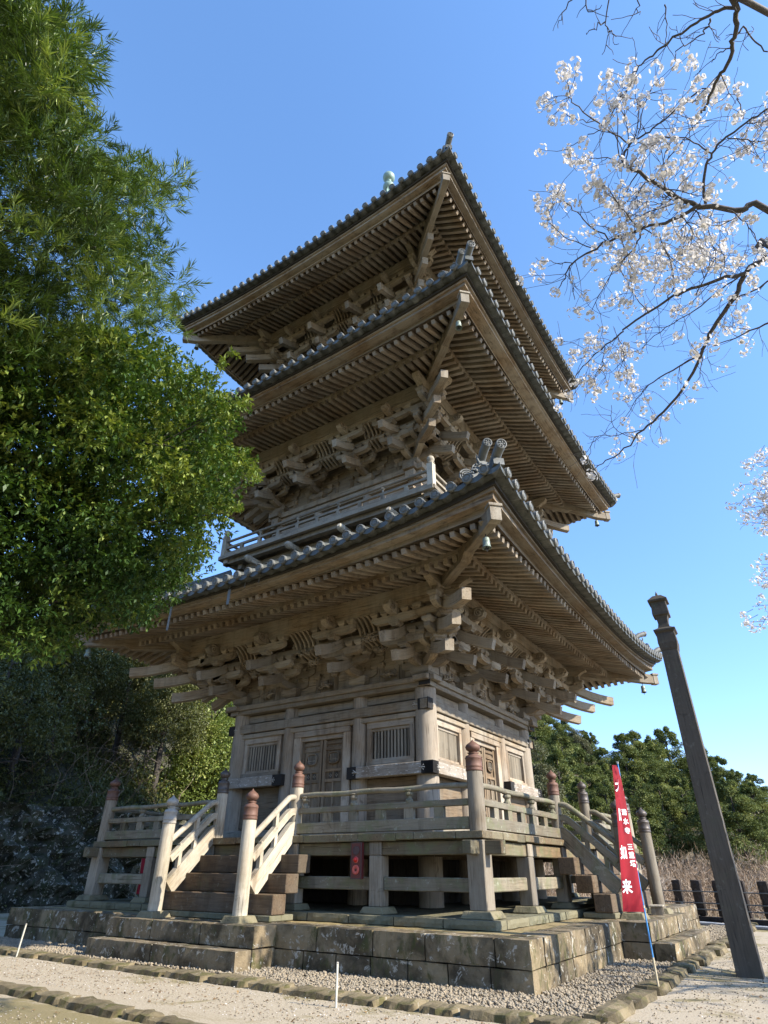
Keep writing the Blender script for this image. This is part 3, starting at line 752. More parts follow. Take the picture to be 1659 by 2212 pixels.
# ---- upper storey bodies, balconies
for si, (W, zf, zd, d) in enumerate(((3.02, 11.55, 13.38, 4.45), (2.62, 18.95, 20.80, 4.05))):
    p1 = STO[si+1]['p1']
    mw = MB()
    for k in range(4):
        rk = Matrix.Rotation(k*PI/2, 4, 'Z'); FK = lambda u, v, z: rk @ Vector((u, -v, z)); e = .002*k
        for i in range(9):
            u0 = -W + 2*W*i/9; u1 = -W+2*W*(i+1)/9-.004
            mw.beam(FK((u0+u1)/2, W-.05+e, zf-1.0), FK((u0+u1)/2, W-.05+e, zd), u1-u0, .06, upv=FK(0,1,0))
        for u in (-p1, p1, W): mw.tube([FK(u, W if abs(u) < W else W, zf-.8), FK(u, W, zd)], .22, 16)
        mw.beam(FK(-W-.35, W+.08+e, zd-.62), FK(W+.35, W+.08+e, zd-.62), .14, .22)
        mw.beam(FK(-p1+.25, W+.03+e, zf+.3), FK(-p1+.25, W+.03+e, zd-.75), .1, .1); mw.beam(FK(p1-.25, W+.03+e, zf+.3), FK(p1-.25, W+.03+e, zd-.75), .1, .1)
        mw.beam(FK(0, W+.03+e, zf+.3), FK(0, W+.03+e, zd-.75), .06, .08)
    part('storey_wall', mw, M['body'], label=['middle storey wall','top storey wall'][si])
    mw = MB()
    for k in range(4):
        rk = Matrix.Rotation(k*PI/2, 4, 'Z'); FK = lambda u, v, z: rk @ Vector((u, -v, z)); e = .002*k
        mw.beam(FK(-W-.4, W+.04+e, zd-.15+e), FK(W+.4, W+.04+e, zd-.15+e), .34, .28); mw.beam(FK(-W-.5, W+.06+e, zd+.11+e), FK(W+.5, W+.06+e, zd+.11+e), .46, .20)
    part('head_beam', mw, M['beam'])
    # balcony
    mf = MB(); mrl = MB(); mnb = MB(); mnp = MB()
    for k in range(4):
        rk = Matrix.Rotation(k*PI/2, 4, 'Z'); FK = lambda u, v, z: rk @ Vector((u, -v, z)); e = .002*k
        nb = 22
        for i in range(nb):
            u0 = -d + 2*d*i/nb; mf.beam(FK(u0+d/nb, W-.1, zf+e), FK(u0+d/nb, d+.12, zf+e), 2*d/nb-.01, .09) if abs(u0+d/nb) < d-.4 else None
        mf.beam(FK(-d-.12, d+.10+e, zf-.02+e), FK(d+.12, d+.10+e, zf-.02+e), .12, .14)
        mf.beam(FK(-d-.05, d-.15+e, zf-.16), FK(d+.05, d-.15+e, zf-.16), .2, .18)
        mf.beam(FK(-d+.3, d-.60+e, zf-.34), FK(d-.3, d-.60+e, zf-.34), .2, .2)
        for u in (-W, -p1, p1, W):
            masu(mf, FK(u, d-.60, zf-.62), .3, .18); arm(mf, FK(u, d-.60, zf-.80), FK(1,0,0), .95, .15, .18)
            for q in (-.38,.38): masu(mf, FK(u+q, d-.60, zf-.62), .22, .16)
            # bracket arm ends poking out under the balcony, with pale rounded tips
            mnb.beam(FK(u, W, zf-.42), FK(u, d+.10, zf-.42), .16, .20)
            mnb.tube([FK(u, d+.02, zf-.42), FK(u, d+.16, zf-.40), FK(u, d+.24, zf-.36)], [.13,.125,.07], 10)
        mf.beam(FK(-W-.3, W+.12+e, zf-.9), FK(W+.3, W+.12+e, zf-.9), .3, .3)
        L_ = d
        for (z, s_, ty) in ((zf+.12, .12, 'b'), (zf+.40, .085, 'b'), (zf+.68, .05, 't')):
            if ty == 'b': mrl.beam(FK(-L_, L_+e, z+e), FK(L_, L_+e, z+e), s_, s_)
            else: mrl.tube([FK(-L_, L_, z), FK(L_, L_, z)], s_, 10)
        ns = 10
        for i in range(1, ns):
            u = -L_ + 2*L_*i/ns
            mrl.beam(FK(u, L_, zf+.16), FK(u, L_, zf+.37), .13, .10, upv=FK(0,1,0))
            if i % 2 == 0:
                mrl.lathe(FK(u, L_, zf+.44), (0,0,1), [(.055,0),(.03,.05),(.03,.1),(.065,.14),(.065,.19)], 8, smooth=False)
        mnp.beam(FK(L_, L_, zf-.05), FK(L_, L_, zf+.90), .20, .20, upv=(0,1,0)); mnp.lathe(FK(L_, L_, zf+.90), (0,0,1), [(.12,0),(.12,.03),(.07,.05),(.07,.07),(.115,.12),(.125,.18),(.10,.25),(.04,.30),(0,.32)], 14)
    part('balcony_floor', mf, M['grey']); part('balcony_arm_ends', mnb, M['pale']); part('balcony_railing', mrl, M['grey']); part('balcony_corner_post', mnp, M['pale'])

# ---- spire
ms_ = MB(); zz0 = 27.3
ms_.box(-.8,.8,-.8,.8, zz0-.5, zz0+.5)
spire = part('spire', ms_, M['verdigris'])
mq = MB()
mq.lathe((0,0,zz0+.5), (0,0,1), [(.62,0),(.62,.12),(.55,.18),(.50,.5),(.30,.72),(.12,.8),(.12,9.3)], 20)
part('spire_shaft', mq, M['verdigris'], spire)
for i in range(9):
    q = MB(); z = zz0+2.0+i*.62; r_ = .66-.025*i
    q.lathe((0,0,z), (0,0,1), [(r_-.09,0),(r_,0),(r_,.15),(r_-.09,.15),(r_-.09,0)], 20)
    for a in range(4): t = a*PI/2+.4; q.beam((0,0,z+.07),(math.cos(t)*r_*.92, math.sin(t)*r_*.92, z+.07), .05,.05)
    part('spire_ring', q, M['verdigris'], spire)
for z, r_ in ((36.75,.33),(37.83,.37),(38.88,.38)):
    q = MB(); q.lathe((0,0,z-r_), (0,0,1), [(.10,-.12),(.14,-.03)]+[(r_*math.sin(t), r_-r_*math.cos(t)) for t in np.linspace(.35, PI-.15, 12)]+[(0, 2*r_+.06)], 20)
    part('spire_ball', q, M['verdigris'], spire)

for a in range(4):
    q = MB(); t = a*PI/2+.3; e = Vector((math.cos(t), math.sin(t), 0))
    q.prism([(.1,34.2),(.42,34.5),(.34,34.9),(.58,35.2),(.44,35.6),(.62,36.0),(.42,36.4),(.50,36.9),(.30,37.2),(.22,37.7),(.1,37.6)], (0,0,0), e, (0,0,1), e.cross(Vector((0,0,1))), .03)
    part('spire_flame', q, M['verdigris'], spire)

# ------------------------------------------------------------ first storey body
def spinall(o):
    for k in (1,2,3): spin(o, k)
Wd = 3.42
# corner pillar and two inner pillars of the front face (turned round to all sides)
for u, r_ in ((3.42,.29), (1.30,.25), (-1.30,.25)):
    q = MB(); n = 9
    q.tube([(u, -3.40, .86+(5.92-.86)*i/n) for i in range(n+1)], r_, 28)
    o = part('pillar', q, M['body']); spinall(o)
FKs = lambda u, v, z: Vector((u, -v, z))
q = MB()   # boards behind everything: recessed wall planks, lower dado, over-beam boards
for i in range(16):
    u0 = -3.4+6.8*i/16; q.beam((u0+.21, -3.30, 2.1), (u0+.21, -3.30, 5.92), .42, .05, upv=(0,1,0))
for a, b in ((-3.2,-1.5),(1.5,3.2)):   # dado boards under the low beam, horizontal grain
    for z in (2.62, 3.16): q.box(a, b, -3.42, -3.36, z, z+.535, grain=0)
o = part('wall_panel', q, M['panel']); spinall(o)
q = MB()
q.beam((-3.72,-3.55,5.43),(3.60,-3.55,5.43), .26, .26)            # main tie beam
q.beam((-3.45,-3.56,5.21),(3.40,-3.56,5.21), .12, .13)
q.beam((-3.45,-3.40,5.75),(3.40,-3.40,5.75), .14, .22)
o = part('tie_beam', q, M['beam'], bevel=.012)
f = MB(); f.box(3.34,3.705, -3.705,-3.66, 5.285,5.575); f.box(-3.76,-3.50,-3.70,-3.675,5.285,5.575)
f2 = part('metal_fitting', f, M['iron'], o)
f = MB()
for u, w_ in ((3.28,.10),(-3.42,.08)):
    c = Vector((u, -3.70, 5.43)); f.tube([c+Vector((-.07,0,.05)), c+Vector((.03,0,.0)), c+Vector((-.07,0,-.05))], .014, 5); f.tube([c+Vector((-.10,0,0)), c+Vector((.05,0,0))], .014, 5)
part('fitting_relief', f, M['ironp'], o); spinall(o)
q = MB(); q.beam((-3.78,-3.55,5.95),(3.76,-3.55,5.95), .34, .13); q.beam((-3.95,-3.56,6.085),(3.92,-3.56,6.085), .46, .14)
o = part('head_beam', q, M['beam'], bevel=.012)
f = MB(); f.box(3.45,3.80,-3.805,-3.786,5.90,6.165)
part('metal_fitting', f, M['iron'], o); spinall(o)
for a, b in ((1.13, 3.80), (-3.80, -1.24)):      # low beams with flaking white paint
    q = MB(); q.box(a, b, -3.80, -3.55, 3.70, 3.985, grain=0)
    o = part('waist_beam', q, M['wbeam'], bevel=.012)
    for x0, x1 in ((a-.006, a+.30), (b-.34, b+.006)):
        f = MB(); f.box(x0, x1, -3.806, -3.56, 3.694, 3.991); part('metal_fitting', f, M['iron'], o)
        c = Vector((x1+.02 if x0 < (a+b)/2 else x0-.02, -3.812, 3.84)); f = MB(); s_ = -1 if x0 < (a+b)/2 else 1
        f.tube([c+Vector((s_*.10,0,.06)), c, c+Vector((s_*.10,0,-.06))], .016, 5); f.tube([c+Vector((-s_*.04,0,0)), c+Vector((s_*.13,0,0))], .016, 5)
        part('fitting_relief', f, M['ironp'], o)
    spinall(o)
q = MB(); q.box(-3.7,3.7,-3.72,-3.46,2.30,2.56, grain=0); o = part('sill_beam', q, M['grey'], bevel=.012); spinall(o)
# windows with vertical bars
for a, b in ((1.60, 3.12), (-3.12, -1.60)):
    q = MB()
    q.box(a, b, -3.56, -3.40, 4.98, 5.15, grain=0); q.box(a, b, -3.58, -3.40, 3.992, 4.12, grain=0)
    q.box(a, a+.13, -3.555, -3.40, 4.12, 4.98, grain=2); q.box(b-.13, b, -3.555, -3.40, 4.12, 4.98, grain=2)
    q.box(a+.13, b-.13, -3.50, -3.40, 4.905, 4.98, grain=0); q.box(a+.13, b-.13, -3.50, -3.40, 4.12, 4.195, grain=0)
    o = part('window', q, M['body'], bevel=.008)
    q = MB(); nb = 11
    for i in range(nb):
        u = a+.17+(b-a-.34)*(i+.5)/nb
        q.obox((u,-3.455,4.55), (0,0,1), Vector((1,1,0)).normalized(), Vector((-1,1,0)).normalized(), .72, .052, .052)
    part('lattice_bars', q, M['grey'], o); q = MB(); q.box(a+.1,b-.1,-3.40,-3.375,4.15,4.96, grain=2); part('window_back_board', q, M['dark'], o); spinall(o)
# doorway
q = MB()
q.box(-1.02, 1.02, -3.60, -3.40, 4.98, 5.14, grain=0)
for s_ in (-1,1): q.box(s_*.92-.13, s_*.92+.13, -3.58, -3.40, 2.56, 4.98, grain=2)
q.box(-.79,.79,-3.52,-3.40,4.86,4.98, grain=0); q.box(-.79,.79,-3.6,-3.40,2.56,2.68, grain=0)
door = part('doorway', q, M['body'], bevel=.01)
for s_ in (-1, 1):
    q = MB(); x0, x1 = (s_*.02, s_*.78) if s_ > 0 else (-.78, -.02)
    for xa in (x0, x1-.10): q.box(xa, xa+.10, -3.475, -3.40, 2.68, 4.86, grain=2)
    for z in (4.72, 4.56, 3.99, 3.72, 3.36, 3.0, 2.68): q.box(x0+.10, x1-.10, -3.47, -3.41, z, z+.075, grain=0)
    xm = (x0+x1)/2
    for za, zb in ((3.795,3.99),(3.435,3.72),(3.075,3.36),(2.755,3.0)): q.box(xm-.03, xm+.03, -3.468, -3.41, za, zb, grain=2)
    q.box(x0+.09, x1-.09, -3.43, -3.40, 2.7, 4.84, grain=2)
    c = Vector((xm, -3.475, 4.35))
    ring = [c+Vector((.185*math.copysign(abs(math.cos(t))**.6, math.cos(t)), 0, .145*math.copysign(abs(math.sin(t))**.75, math.sin(t)))) for t in np.linspace(0, 2*PI, 29)]
    q.tube(ring, .024, 6)
    d_ = part('door_leaf', q, M['panel'], door)
    q = MB(); q.prism([(.17*math.copysign(abs(math.cos(t))**.6, math.cos(t)), .13*math.copysign(abs(math.sin(t))**.75, math.sin(t))) for t in np.linspace(0, 2*PI, 25)[:-1]], c+Vector((0,.030,0)), (1,0,0), (0,0,1), (0,1,0), .02)
    q.box(xm-.17, xm-.045, -3.436,-3.431, 3.81,3.97); q.box(xm+.045, xm+.17, -3.436,-3.431,3.81,3.97)
    part('door_opening', q, M['dark'], door)
    q = MB()
    for i in range(6): u = xm-.125+.05*i; q.box(u-.008,u+.012,-3.47,-3.45, 4.35-.115,4.35+.115, grain=2)
    q.box(xm-.15, xm+.15, -3.468,-3.452,4.30,4.325)
    part('door_grille', q, M['grey'], door)
    for s2 in (-1,1):
        q = MB()
        for a_ in range(4): t = a_*PI/2; q.lathe((xm+s2*.107+.033*math.cos(t),-3.437,3.89+.033*math.sin(t)), (0,-1,0), [(.021,0),(.021,.008)], 8)
        part('pierced_flower', q, M['grey'], door)
spinall(door)
# under-floor: inner posts and screen boards
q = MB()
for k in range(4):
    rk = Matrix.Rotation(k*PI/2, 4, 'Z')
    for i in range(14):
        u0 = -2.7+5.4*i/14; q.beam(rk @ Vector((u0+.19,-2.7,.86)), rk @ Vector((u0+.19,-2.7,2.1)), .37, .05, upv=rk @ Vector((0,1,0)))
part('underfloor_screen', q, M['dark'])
q = MB()
for k in range(4):
    rk = Matrix.Rotation(k*PI/2, 4, 'Z'); FK = lambda u, v, z: rk @ Vector((u, -v, z)); e = .002*k
    q.beam(FK(-3.6, 3.42+e, 1.95), FK(3.6, 3.42+e, 1.95), .2, .22); q.beam(FK(-3.6, 3.42+e, 1.3), FK(3.6, 3.42+e, 1.3), .12, .16)
    for u in (-3.6,-1.3,1.3,3.6): q.beam(FK(u, 3.7, 1.98), FK(u, 5.8, 1.98), .16, .2)
part('underfloor_beams', q, M['board'])

# ------------------------------------------------------------ veranda
V = 5.93
q = MB()
for k in range(4):
    rk = Matrix.Rotation(k*PI/2, 4, 'Z'); FK = lambda u, v, z: rk @ Vector((u, -v, z)); e = .0015*k
    u = -6.10; i = 0
    while u < 6.08:
        w_ = min(random.choice((.42,.55,.75,.95)), 6.10-u); dv = random.uniform(-.012,.012)
        vin = max(3.5, min(6.0, abs(u+w_/2)+.02)) if abs(u+w_/2) > 3.5 else 3.5
        h_ = random.uniform(.125,.15)
        q.beam(FK(u+w_/2, vin, 2.265-h_/2+e), FK(u+w_/2, 6.10+dv, 2.265-h_/2+e), w_-.008, h_)
        u += w_
part('veranda_floor', q, M['floor'], bevel=.01)
q = MB()
for k in range(4):
    rk = Matrix.Rotation(k*PI/2, 4, 'Z'); FK = lambda u, v, z: rk @ Vector((u, -v, z)); e = .0015*k
    q.beam(FK(-5.86, V-.03+e, 1.985+e), FK(6.42, V-.03+e, 1.985+e), .20, .24)
    q.beam(FK(-6.42, V-.03+e, 1.98+e), FK(-6.06, V-.03+e, 1.98+e), .19, .235)
    q.beam(FK(-5.8, V-.9+e, 2.0), FK(5.8, V-.9+e, 2.0), .16, .2)
o = part('veranda_edge_beam', q, M['floor'], bevel=.015)
for k in range(4):
    rk = Matrix.Rotation(k*PI/2, 4, 'Z'); FK = lambda u, v, z: rk @ Vector((u, -v, z))
    for a, b in ((-5.76,-3.76),(-3.44,-1.5),(1.5,3.44),(3.76,5.76)):
        q = MB(); q.beam(FK(a, V-.03, 1.365), FK(b, V-.03, 1.365), .13, .235); part('veranda_tie_beam', q, M['rail'], bevel=.015)
for k in range(4):
    rk = Matrix.Rotation(k*PI/2, 4, 'Z'); FK = lambda u, v, z: rk @ Vector((u, -v, z))
    for u, w_ in ((-3.60,.30),(-1.36,.28),(1.36,.28),(3.60,.30),(V-.03,.36)):
        q = MB(); q.beam(FK(u, V-.03, .97), FK(u, V-.03, 2.11 if w_ > .3 else 1.862), w_, w_, upv=FK(0,1,0)); 
        if w_ <= .3: q.beam(FK(u, V-.17, 1.862), FK(u, V-.17, 2.11), w_, .04, upv=FK(0,1,0)); 
        if w_ <= .3: q.beam(FK(u, V+.10, 1.862), FK(u, V+.10, 2.11), w_, .05, upv=FK(0,1,0))
        o = part('veranda_post', q, M['grey'], bevel=.015)
        q = MB(); q.obox(FK(u, V-.03, .913), FK(1,0,0), FK(0,1,0), (0,0,1), w_+.16, w_+.16, .118, taper=1.25); part('footing_stone', q, M['slab'], o, bevel=.012)
CAPP = [(.150,0),(.158,.03),(.150,.06),(.150,.10),(.160,.115),(.150,.13),(.150,.30),(.160,.315),(.150,.33),(.142,.37),(.09,.40),(.085,.425),(.115,.45),(.06,.47),(.075,.475),(.125,.53),(.142,.59),(.12,.65),(.07,.70),(.03,.735),(.012,.775),(0,.79)]
def newel(FK, u, v, zb, zw, capmat, r_=.14, foot=False, lbl=None, zc=1.0, wood_='grey'):
    q = MB(); n = 7
    q.tube([FK(u, v, zb+(zw-zb)*i/n) for i in range(n+1)], [r_*(1.04-.04*i/n) for i in range(n+1)], 22)
    o = part('newel_post', q, M[wood_])
    if lbl: o['label'] = lbl
    q = MB(); s_ = r_/.14; q.lathe(FK(u, v, zw-.01), (0,0,1), [(a*s_*.97, b*.78*zc) for a, b in CAPP], 24); part('newel_cap', q, M[capmat], o)
    if foot:
        q = MB(); q.obox(FK(u, v, .745), FK(1,0,0), FK(0,1,0), (0,0,1), .44, .44, .13, taper=1.25); part('footing_stone', q, M['slab'], o, bevel=.015)
caps = {(0,'c'):'copperd',(0,1):'copper',(0,-1):'copperd',(3,'c'):'copper',(1,-1):'copper',(1,1):'copperd',(0,'b1'):'copper',(0,'b-1'):'copperp',(1,'b-1'):'copperd',(1,'b1'):'copperd'}
for k in range(4):
    rk = Matrix.Rotation(k*PI/2, 4, 'Z'); FK = lambda u, v, z: rk @ Vector((u, -v, z)); e = .0015*k
    newel(FK, V, V, 2.26, 3.34, 'copper' if k in (0,3) else 'copperd', .16)
    for s_ in (-1, 1):
        newel(FK, s_*1.27, V, 2.262, 3.29, caps.get((k, s_), 'copperd'), .135, wood_='pale' if k == 0 else 'grey')
        newel(FK, s_*1.30, 7.45, .79, 2.52, caps.get((k, 'b%d' % s_), 'copperd'), .145, foot=True, wood_='pale' if k == 0 else 'grey')
    # level railings on both sides of the opening
    for s_ in (-1, 1):
        q = MB(); a, b = (s_*1.40, s_*5.78)
        f = lambda u: FK(u, V, 0)
        q.beam(FK(a, V+e, 2.41), FK(b, V+e, 2.41), .18, .215)
        q.beam(FK(a, V+e, 2.775), FK(b, V+e, 2.78), .14, .12)
        nn = 10; q.tube([FK(a+(b-a)*i/nn, V, 3.095 + .012*math.sin(i*1.7)) for i in range(nn+1)], .056, 12)
        for i in range(6):
            u = s_*(1.5+.72*i)
            if i: q.beam(FK(u, V, 2.50), FK(u, V, 2.73), .22, .11, upv=FK(0,1,0))
        for i in (0.06, 2, 4):
            u = s_*(1.5+.72*i)
            q.lathe(FK(u, V, 2.825), (0,0,1), [(.085,0),(.085,.05),(.05,.09),(.05,.12),(.085,.15),(.09,.19),(.06,.21),(.10,.225),(.10,.245)], 10, smooth=False)
        part('veranda_railing', q, M['rail'], bevel=.008)
    # stairs: four heavy block treads
    for i, (z1, v0) in enumerate(((1.885,6.42),(1.525,6.78),(1.165,7.14))):
        q = MB(); q.box(0,1,0,1,0,1) if False else None
        q.beam(FK(-1.88, v0-.19, z1-.175), FK(1.88, v0-.19, z1-.175), .40, .352); 
        part('stair_tread', q, M['board'], bevel=.015)
    q = MB(); q.beam(FK(-1.86, 6.82, .757), FK(1.86, 6.82, .757), .72, .108); part('stair_base_slab', q, M['slab'], bevel=.015)
    # sloping railings down to the lower newels
    for s_ in (-1, 1):
        q = MB(); u = s_*1.29
        def sl(za, zb, flat):  # drop from the veranda newel to the lower newel, level first, then bending down
            pts = [FK(u, V+.11, za), FK(u, V+flat, za-.005), FK(u, V+flat+.08, za-.03), FK(u, V+flat+.18, za-.10)]
            n_ = 5
            for i in range(1, n_+1):
                t = i/n_; v = V+flat+.18+(7.33-V-flat-.18)*t; pts.append(FK(u, v, za-.10+(zb-za+.10)*t))
            return pts
        q.tube(sl(3.06, 2.18, .22), .066, 12)
        q.path([p+Vector((0,0,.05)) for p in sl(2.78, 1.80, .20)], .13, .145)
        q.path([p+Vector((0,0,.12)) for p in sl(2.44, 1.24, .10)], .15, .33)
        v = 6.62; q.beam(FK(u, v, 1.85), FK(u, v, 2.78), .10, .09, upv=FK(0,1,0)); q.beam(FK(u, 7.02, 1.6), FK(u, 7.02, 2.12), .10, .09, upv=FK(0,1,0))
        part('stair_railing', q, M['pale'] if k == 0 else M['rail'], bevel=.006)

# ------------------------------------------------------------ stone podium (a thing of its own)
pod = empty('stone_podium', (0,0,0)); tag(pod, 'low square podium of mossy sandstone blocks under the pagoda', 'podium')
def rough_block(q, c, dx, dy, dz, ax=Vector((1,0,0)), amp=.006, nx=None, rnd=None, rnd_r=.010, smooth=False):
    """stone block with slightly worn, uneven faces and soft arrises"""
    ay = Vector((0,0,1)).cross(ax); c = Vector(c)
    nx = nx or max(3, int(dx/.16)); ny = max(2, int(dy/.2)); nz = max(2, int(dz/.12))
    import itertools
    seed = random.random()*100; idx = {}; vs = []; fs = []
    def P(i, j, k):
        key = (i,j,k)
        if key in idx: return idx[key]
        x = (i/nx-.5)*dx; y = (j/ny-.5)*dy; z = (k/nz-.5)*dz
        ed = (i in (0,nx))+(j in (0,ny))+(k in (0,nz))
        if ed >= 2:
            s_ = rnd_r*(.7+.9*abs(math.sin(seed+i*1.7+j*2.3+k*3.1)))
            if i in (0,nx): x -= math.copysign(s_, x)
            if j in (0,ny): y -= math.copysign(s_, y)
            if k in (0,nz): z -= math.copysign(s_*.8, z)
        a = amp
        x += a*.6*math.sin(seed+j*1.9+k*2.7+i*.3); y += a*math.sin(seed*1.3+i*2.1+k*1.7); z += a*.6*math.sin(seed*.7+i*1.3+j*1.1)
        idx[key] = len(vs); vs.append(c+ax*x+ay*y+Vector((0,0,z))); return idx[key]
    for i in range(nx):
        for j in range(ny): fs.append((P(i,j,nz),P(i+1,j,nz),P(i+1,j+1,nz),P(i,j+1,nz))); fs.append((P(i,j+1,0),P(i+1,j+1,0),P(i+1,j,0),P(i,j,0)))
        for k in range(nz): fs.append((P(i,0,k),P(i+1,0,k),P(i+1,0,k+1),P(i,0,k+1))); fs.append((P(i,ny,k+1),P(i+1,ny,k+1),P(i+1,ny,k),P(i,ny,k)))
    for j in range(ny):
        for k in range(nz): fs.append((P(0,j,k+1),P(0,j+1,k+1),P(0,j+1,k),P(0,j,k))); fs.append((P(nx,j,k),P(nx,j+1,k),P(nx,j+1,k+1),P(nx,j,k+1)))
    q.add(vs, fs, rnd=rnd, smooth=smooth)
q = MB()
for k in range(4):
    rk = Matrix.Rotation(k*PI/2, 4, 'Z'); ax = rk.to_3x3() @ Vector((1,0,0)); FK = lambda u, v, z: rk @ Vector((u, -v, z))
    for za, zb, ws in ((.0,.315,(.9,1.2,.75)), (.32,.70,(1.05,.85,1.25))):
        u = -7.325
        while u < 7.32:
            w_ = random.choice(ws)
            if 7.325-(u+w_) < .5: w_ = 7.325-u
            d_ = .6
            if k % 2 == 1:
                ua, ub = max(u, -7.325+.62), min(u+w_, 7.325-.62)
            else: ua, ub = u, u+w_
            if ub-ua > .1: rough_block(q, FK((ua+ub)/2, 7.325-.30 - (.012 if zb < .4 else 0), (za+zb)/2), ub-ua-.008, .60, zb-za, ax, rnd_r=.007)
            u += w_
q.box(-6.8,6.8,-6.8,6.8,0.0,.55, rnd=.5)
top = q.build('podium_blocks', M['stone'], pod)
q = MB()
for i in range(11):
    for j in range(11):
        x0, y0 = -6.73+i*1.2236, -6.73+j*1.2236
        if max(abs(x0+.6), abs(y0+.6)) > 4.5: rough_block(q, (x0+.61, y0+.61, .645), 1.215, 1.215, .10, amp=.004, nx=4, rnd_r=.008)
q.build('podium_paving', M['stonetop'], pod)
q = MB()
for k in range(4):
    rk = Matrix.Rotation(k*PI/2, 4, 'Z'); ax = rk.to_3x3() @ Vector((1,0,0)); FK = lambda u, v, z: rk @ Vector((u, -v, z))
    a = 6.36 if k % 2 == 0 else 5.88; u = -a; 
    while u < a-.01:
        w_ = min(1.06, a-u); w_ = a-u if a-u-w_ < .4 else w_
        rough_block(q, FK(u+w_/2, 6.12, .775), w_-.008, .48, .155, ax, amp=.004, rnd_r=.01); u += w_
q.box(-5.9,5.9,-5.9,5.9,.66,.838, rnd=.3)
q.build('base_slabs', M['slab'], pod)
for k in range(4):       # stone steps in front of every stair
    rk = Matrix.Rotation(k*PI/2, 4, 'Z'); ax = rk.to_3x3() @ Vector((1,0,0)); FK = lambda u, v, z: rk @ Vector((u, -v, z))
    st_ = MB()
    for z0_, z1_, v0, v1_ in ((.0,.34,7.31,7.93),(.345,.695,7.31,7.94)):
        for a, b in ((-2.2,-.72),(-.72,.75),(.75,2.2)): rough_block(st_, FK((a+b)/2, (v0+v1_)/2, (z0_+z1_)/2), b-a-.008, v1_-v0, z1_-z0_, ax)
    o = st_.build('stone_step', M['stone'], pod, label='upper stone step')
    st_ = MB()
    for a, b in ((-2.2,-.1),(-.1,2.2)): rough_block(st_, FK((a+b)/2, 8.15, .175), b-a-.008, .42, .345, ax)
    st_.build('stone_step', M['stone'], pod, label='lower stone step')
# ------------------------------------------------------------ kerbs and gravel
def kerb(name, p0, p1, wd, ht, label, group=None, mat='kerb', lens=(.75,1.0,1.3,.6)):
    p0 = Vector(p0); p1 = Vector(p1); L = (p1-p0).length; ax = (p1-p0)/L; s_ = 0
    root = empty(name, p0); tag(root, label, 'kerb')
    i = 0
    while s_ < L:
        l_ = min(random.choice(lens), L-s_+.01); q = MB()
        c = p0+ax*(s_+l_/2); a2 = (ax + Vector((-ax.y, ax.x, 0))*random.uniform(-.03,.03)).normalized()
        h_ = ht*random.uniform(.85,1.15); w_ = wd*random.uniform(.8,1.1); off = Vector((-ax.y, ax.x, 0))*random.uniform(-.04,.04)
        rough_block(q, c+off+Vector((0,0,h_/2-.05)), l_-.03, w_, h_+.1, a2, amp=.016, nx=6, rnd_r=.028)
        o = q.build('kerb_stone', M[mat], root, origin=tuple(c)); o.location = c-p0
        s_ += l_; i += 1
    return root
kerb('stone_kerb', (-16,-8.72,0), (8.95,-9.02,0), .50, .10, 'mossy kerb of rough stones along the gravel strip in front of the pagoda')
kerb('stone_kerb', (8.62,-8.7,0), (8.58,11.5,0), .42, .13, 'sunlit stone kerb running back along the right side of the gravel')
kerb('stone_kerb', (-12,-10.9,0), (9.5,-11.75,0), .38, .10, 'outer kerb of worn stones nearest the camera at the lower left')
def gravel(name, rects, n, seed, label):
    g = np.random.default_rng(seed); vs = []; fs = []; tot = 0
    areas = [(b-a)*(d-c) for a,b,c,d in rects]; V_ = []; R_ = []
    base = np.array([(1,0,0),(-1,0,0),(0,1,0),(0,-1,0),(0,0,1),(0,0,-1)], float); F_ = np.array([(0,2,4),(2,1,4),(1,3,4),(3,0,4),(2,0,5),(1,2,5),(3,1,5),(0,3,5)])
    for (a,b,c,d), ar in zip(rects, areas):
        m = int(n*ar/sum(areas)); p = np.stack([g.uniform(a,b,m), g.uniform(c,d,m), g.uniform(.015,.05,m)], 1)
        s = g.uniform(.014,.034,(m,1,1))*np.stack([g.uniform(.8,1.3,m), g.uniform(.8,1.3,m), g.uniform(.5,.9,m)],1)[:,None,:]
        V = base[None]*s + g.normal(0,.004,(m,6,3)); th = g.uniform(0,PI,m); c_, s_ = np.cos(th)[:,None], np.sin(th)[:,None]
        X = V[:,:,0]*c_-V[:,:,1]*s_; Y = V[:,:,0]*s_+V[:,:,1]*c_; V = np.stack([X,Y,V[:,:,2]],2)+p[:,None,:]
        V_.append(V.reshape(-1,3)); R_.append(np.repeat(g.uniform(0,1,m),6))
    V = np.concatenate(V_); nst = len(V)//6; F = (F_[None]+6*np.arange(nst)[:,None,None]).reshape(-1,3)
    return fastmesh(name, V, F, M['gravel'], np.concatenate(R_), label)
def fastmesh(name, V, F, mat, rnd, label=None, smooth=False):
    me = bpy.data.meshes.new(name); k = F.shape[1]
    me.vertices.add(len(V)); me.vertices.foreach_set('co', V.astype(np.float32).ravel())
    me.loops.add(F.size); me.loops.foreach_set('vertex_index', F.astype(np.int32).ravel())
    me.polygons.add(len(F)); me.polygons.foreach_set('loop_start', np.arange(0, F.size, k, dtype=np.int32))
    me.update(calc_edges=True)
    a = me.attributes.new('rnd', 'FLOAT', 'POINT'); a.data.foreach_set('value', rnd.astype(np.float32))
    if smooth: me.polygons.foreach_set('use_smooth', np.ones(len(F), bool))
    me.materials.append(mat); me.update()
    o = bpy.data.objects.new(name, me); COL.objects.link(o)
    if label: o['label'] = label
    return o
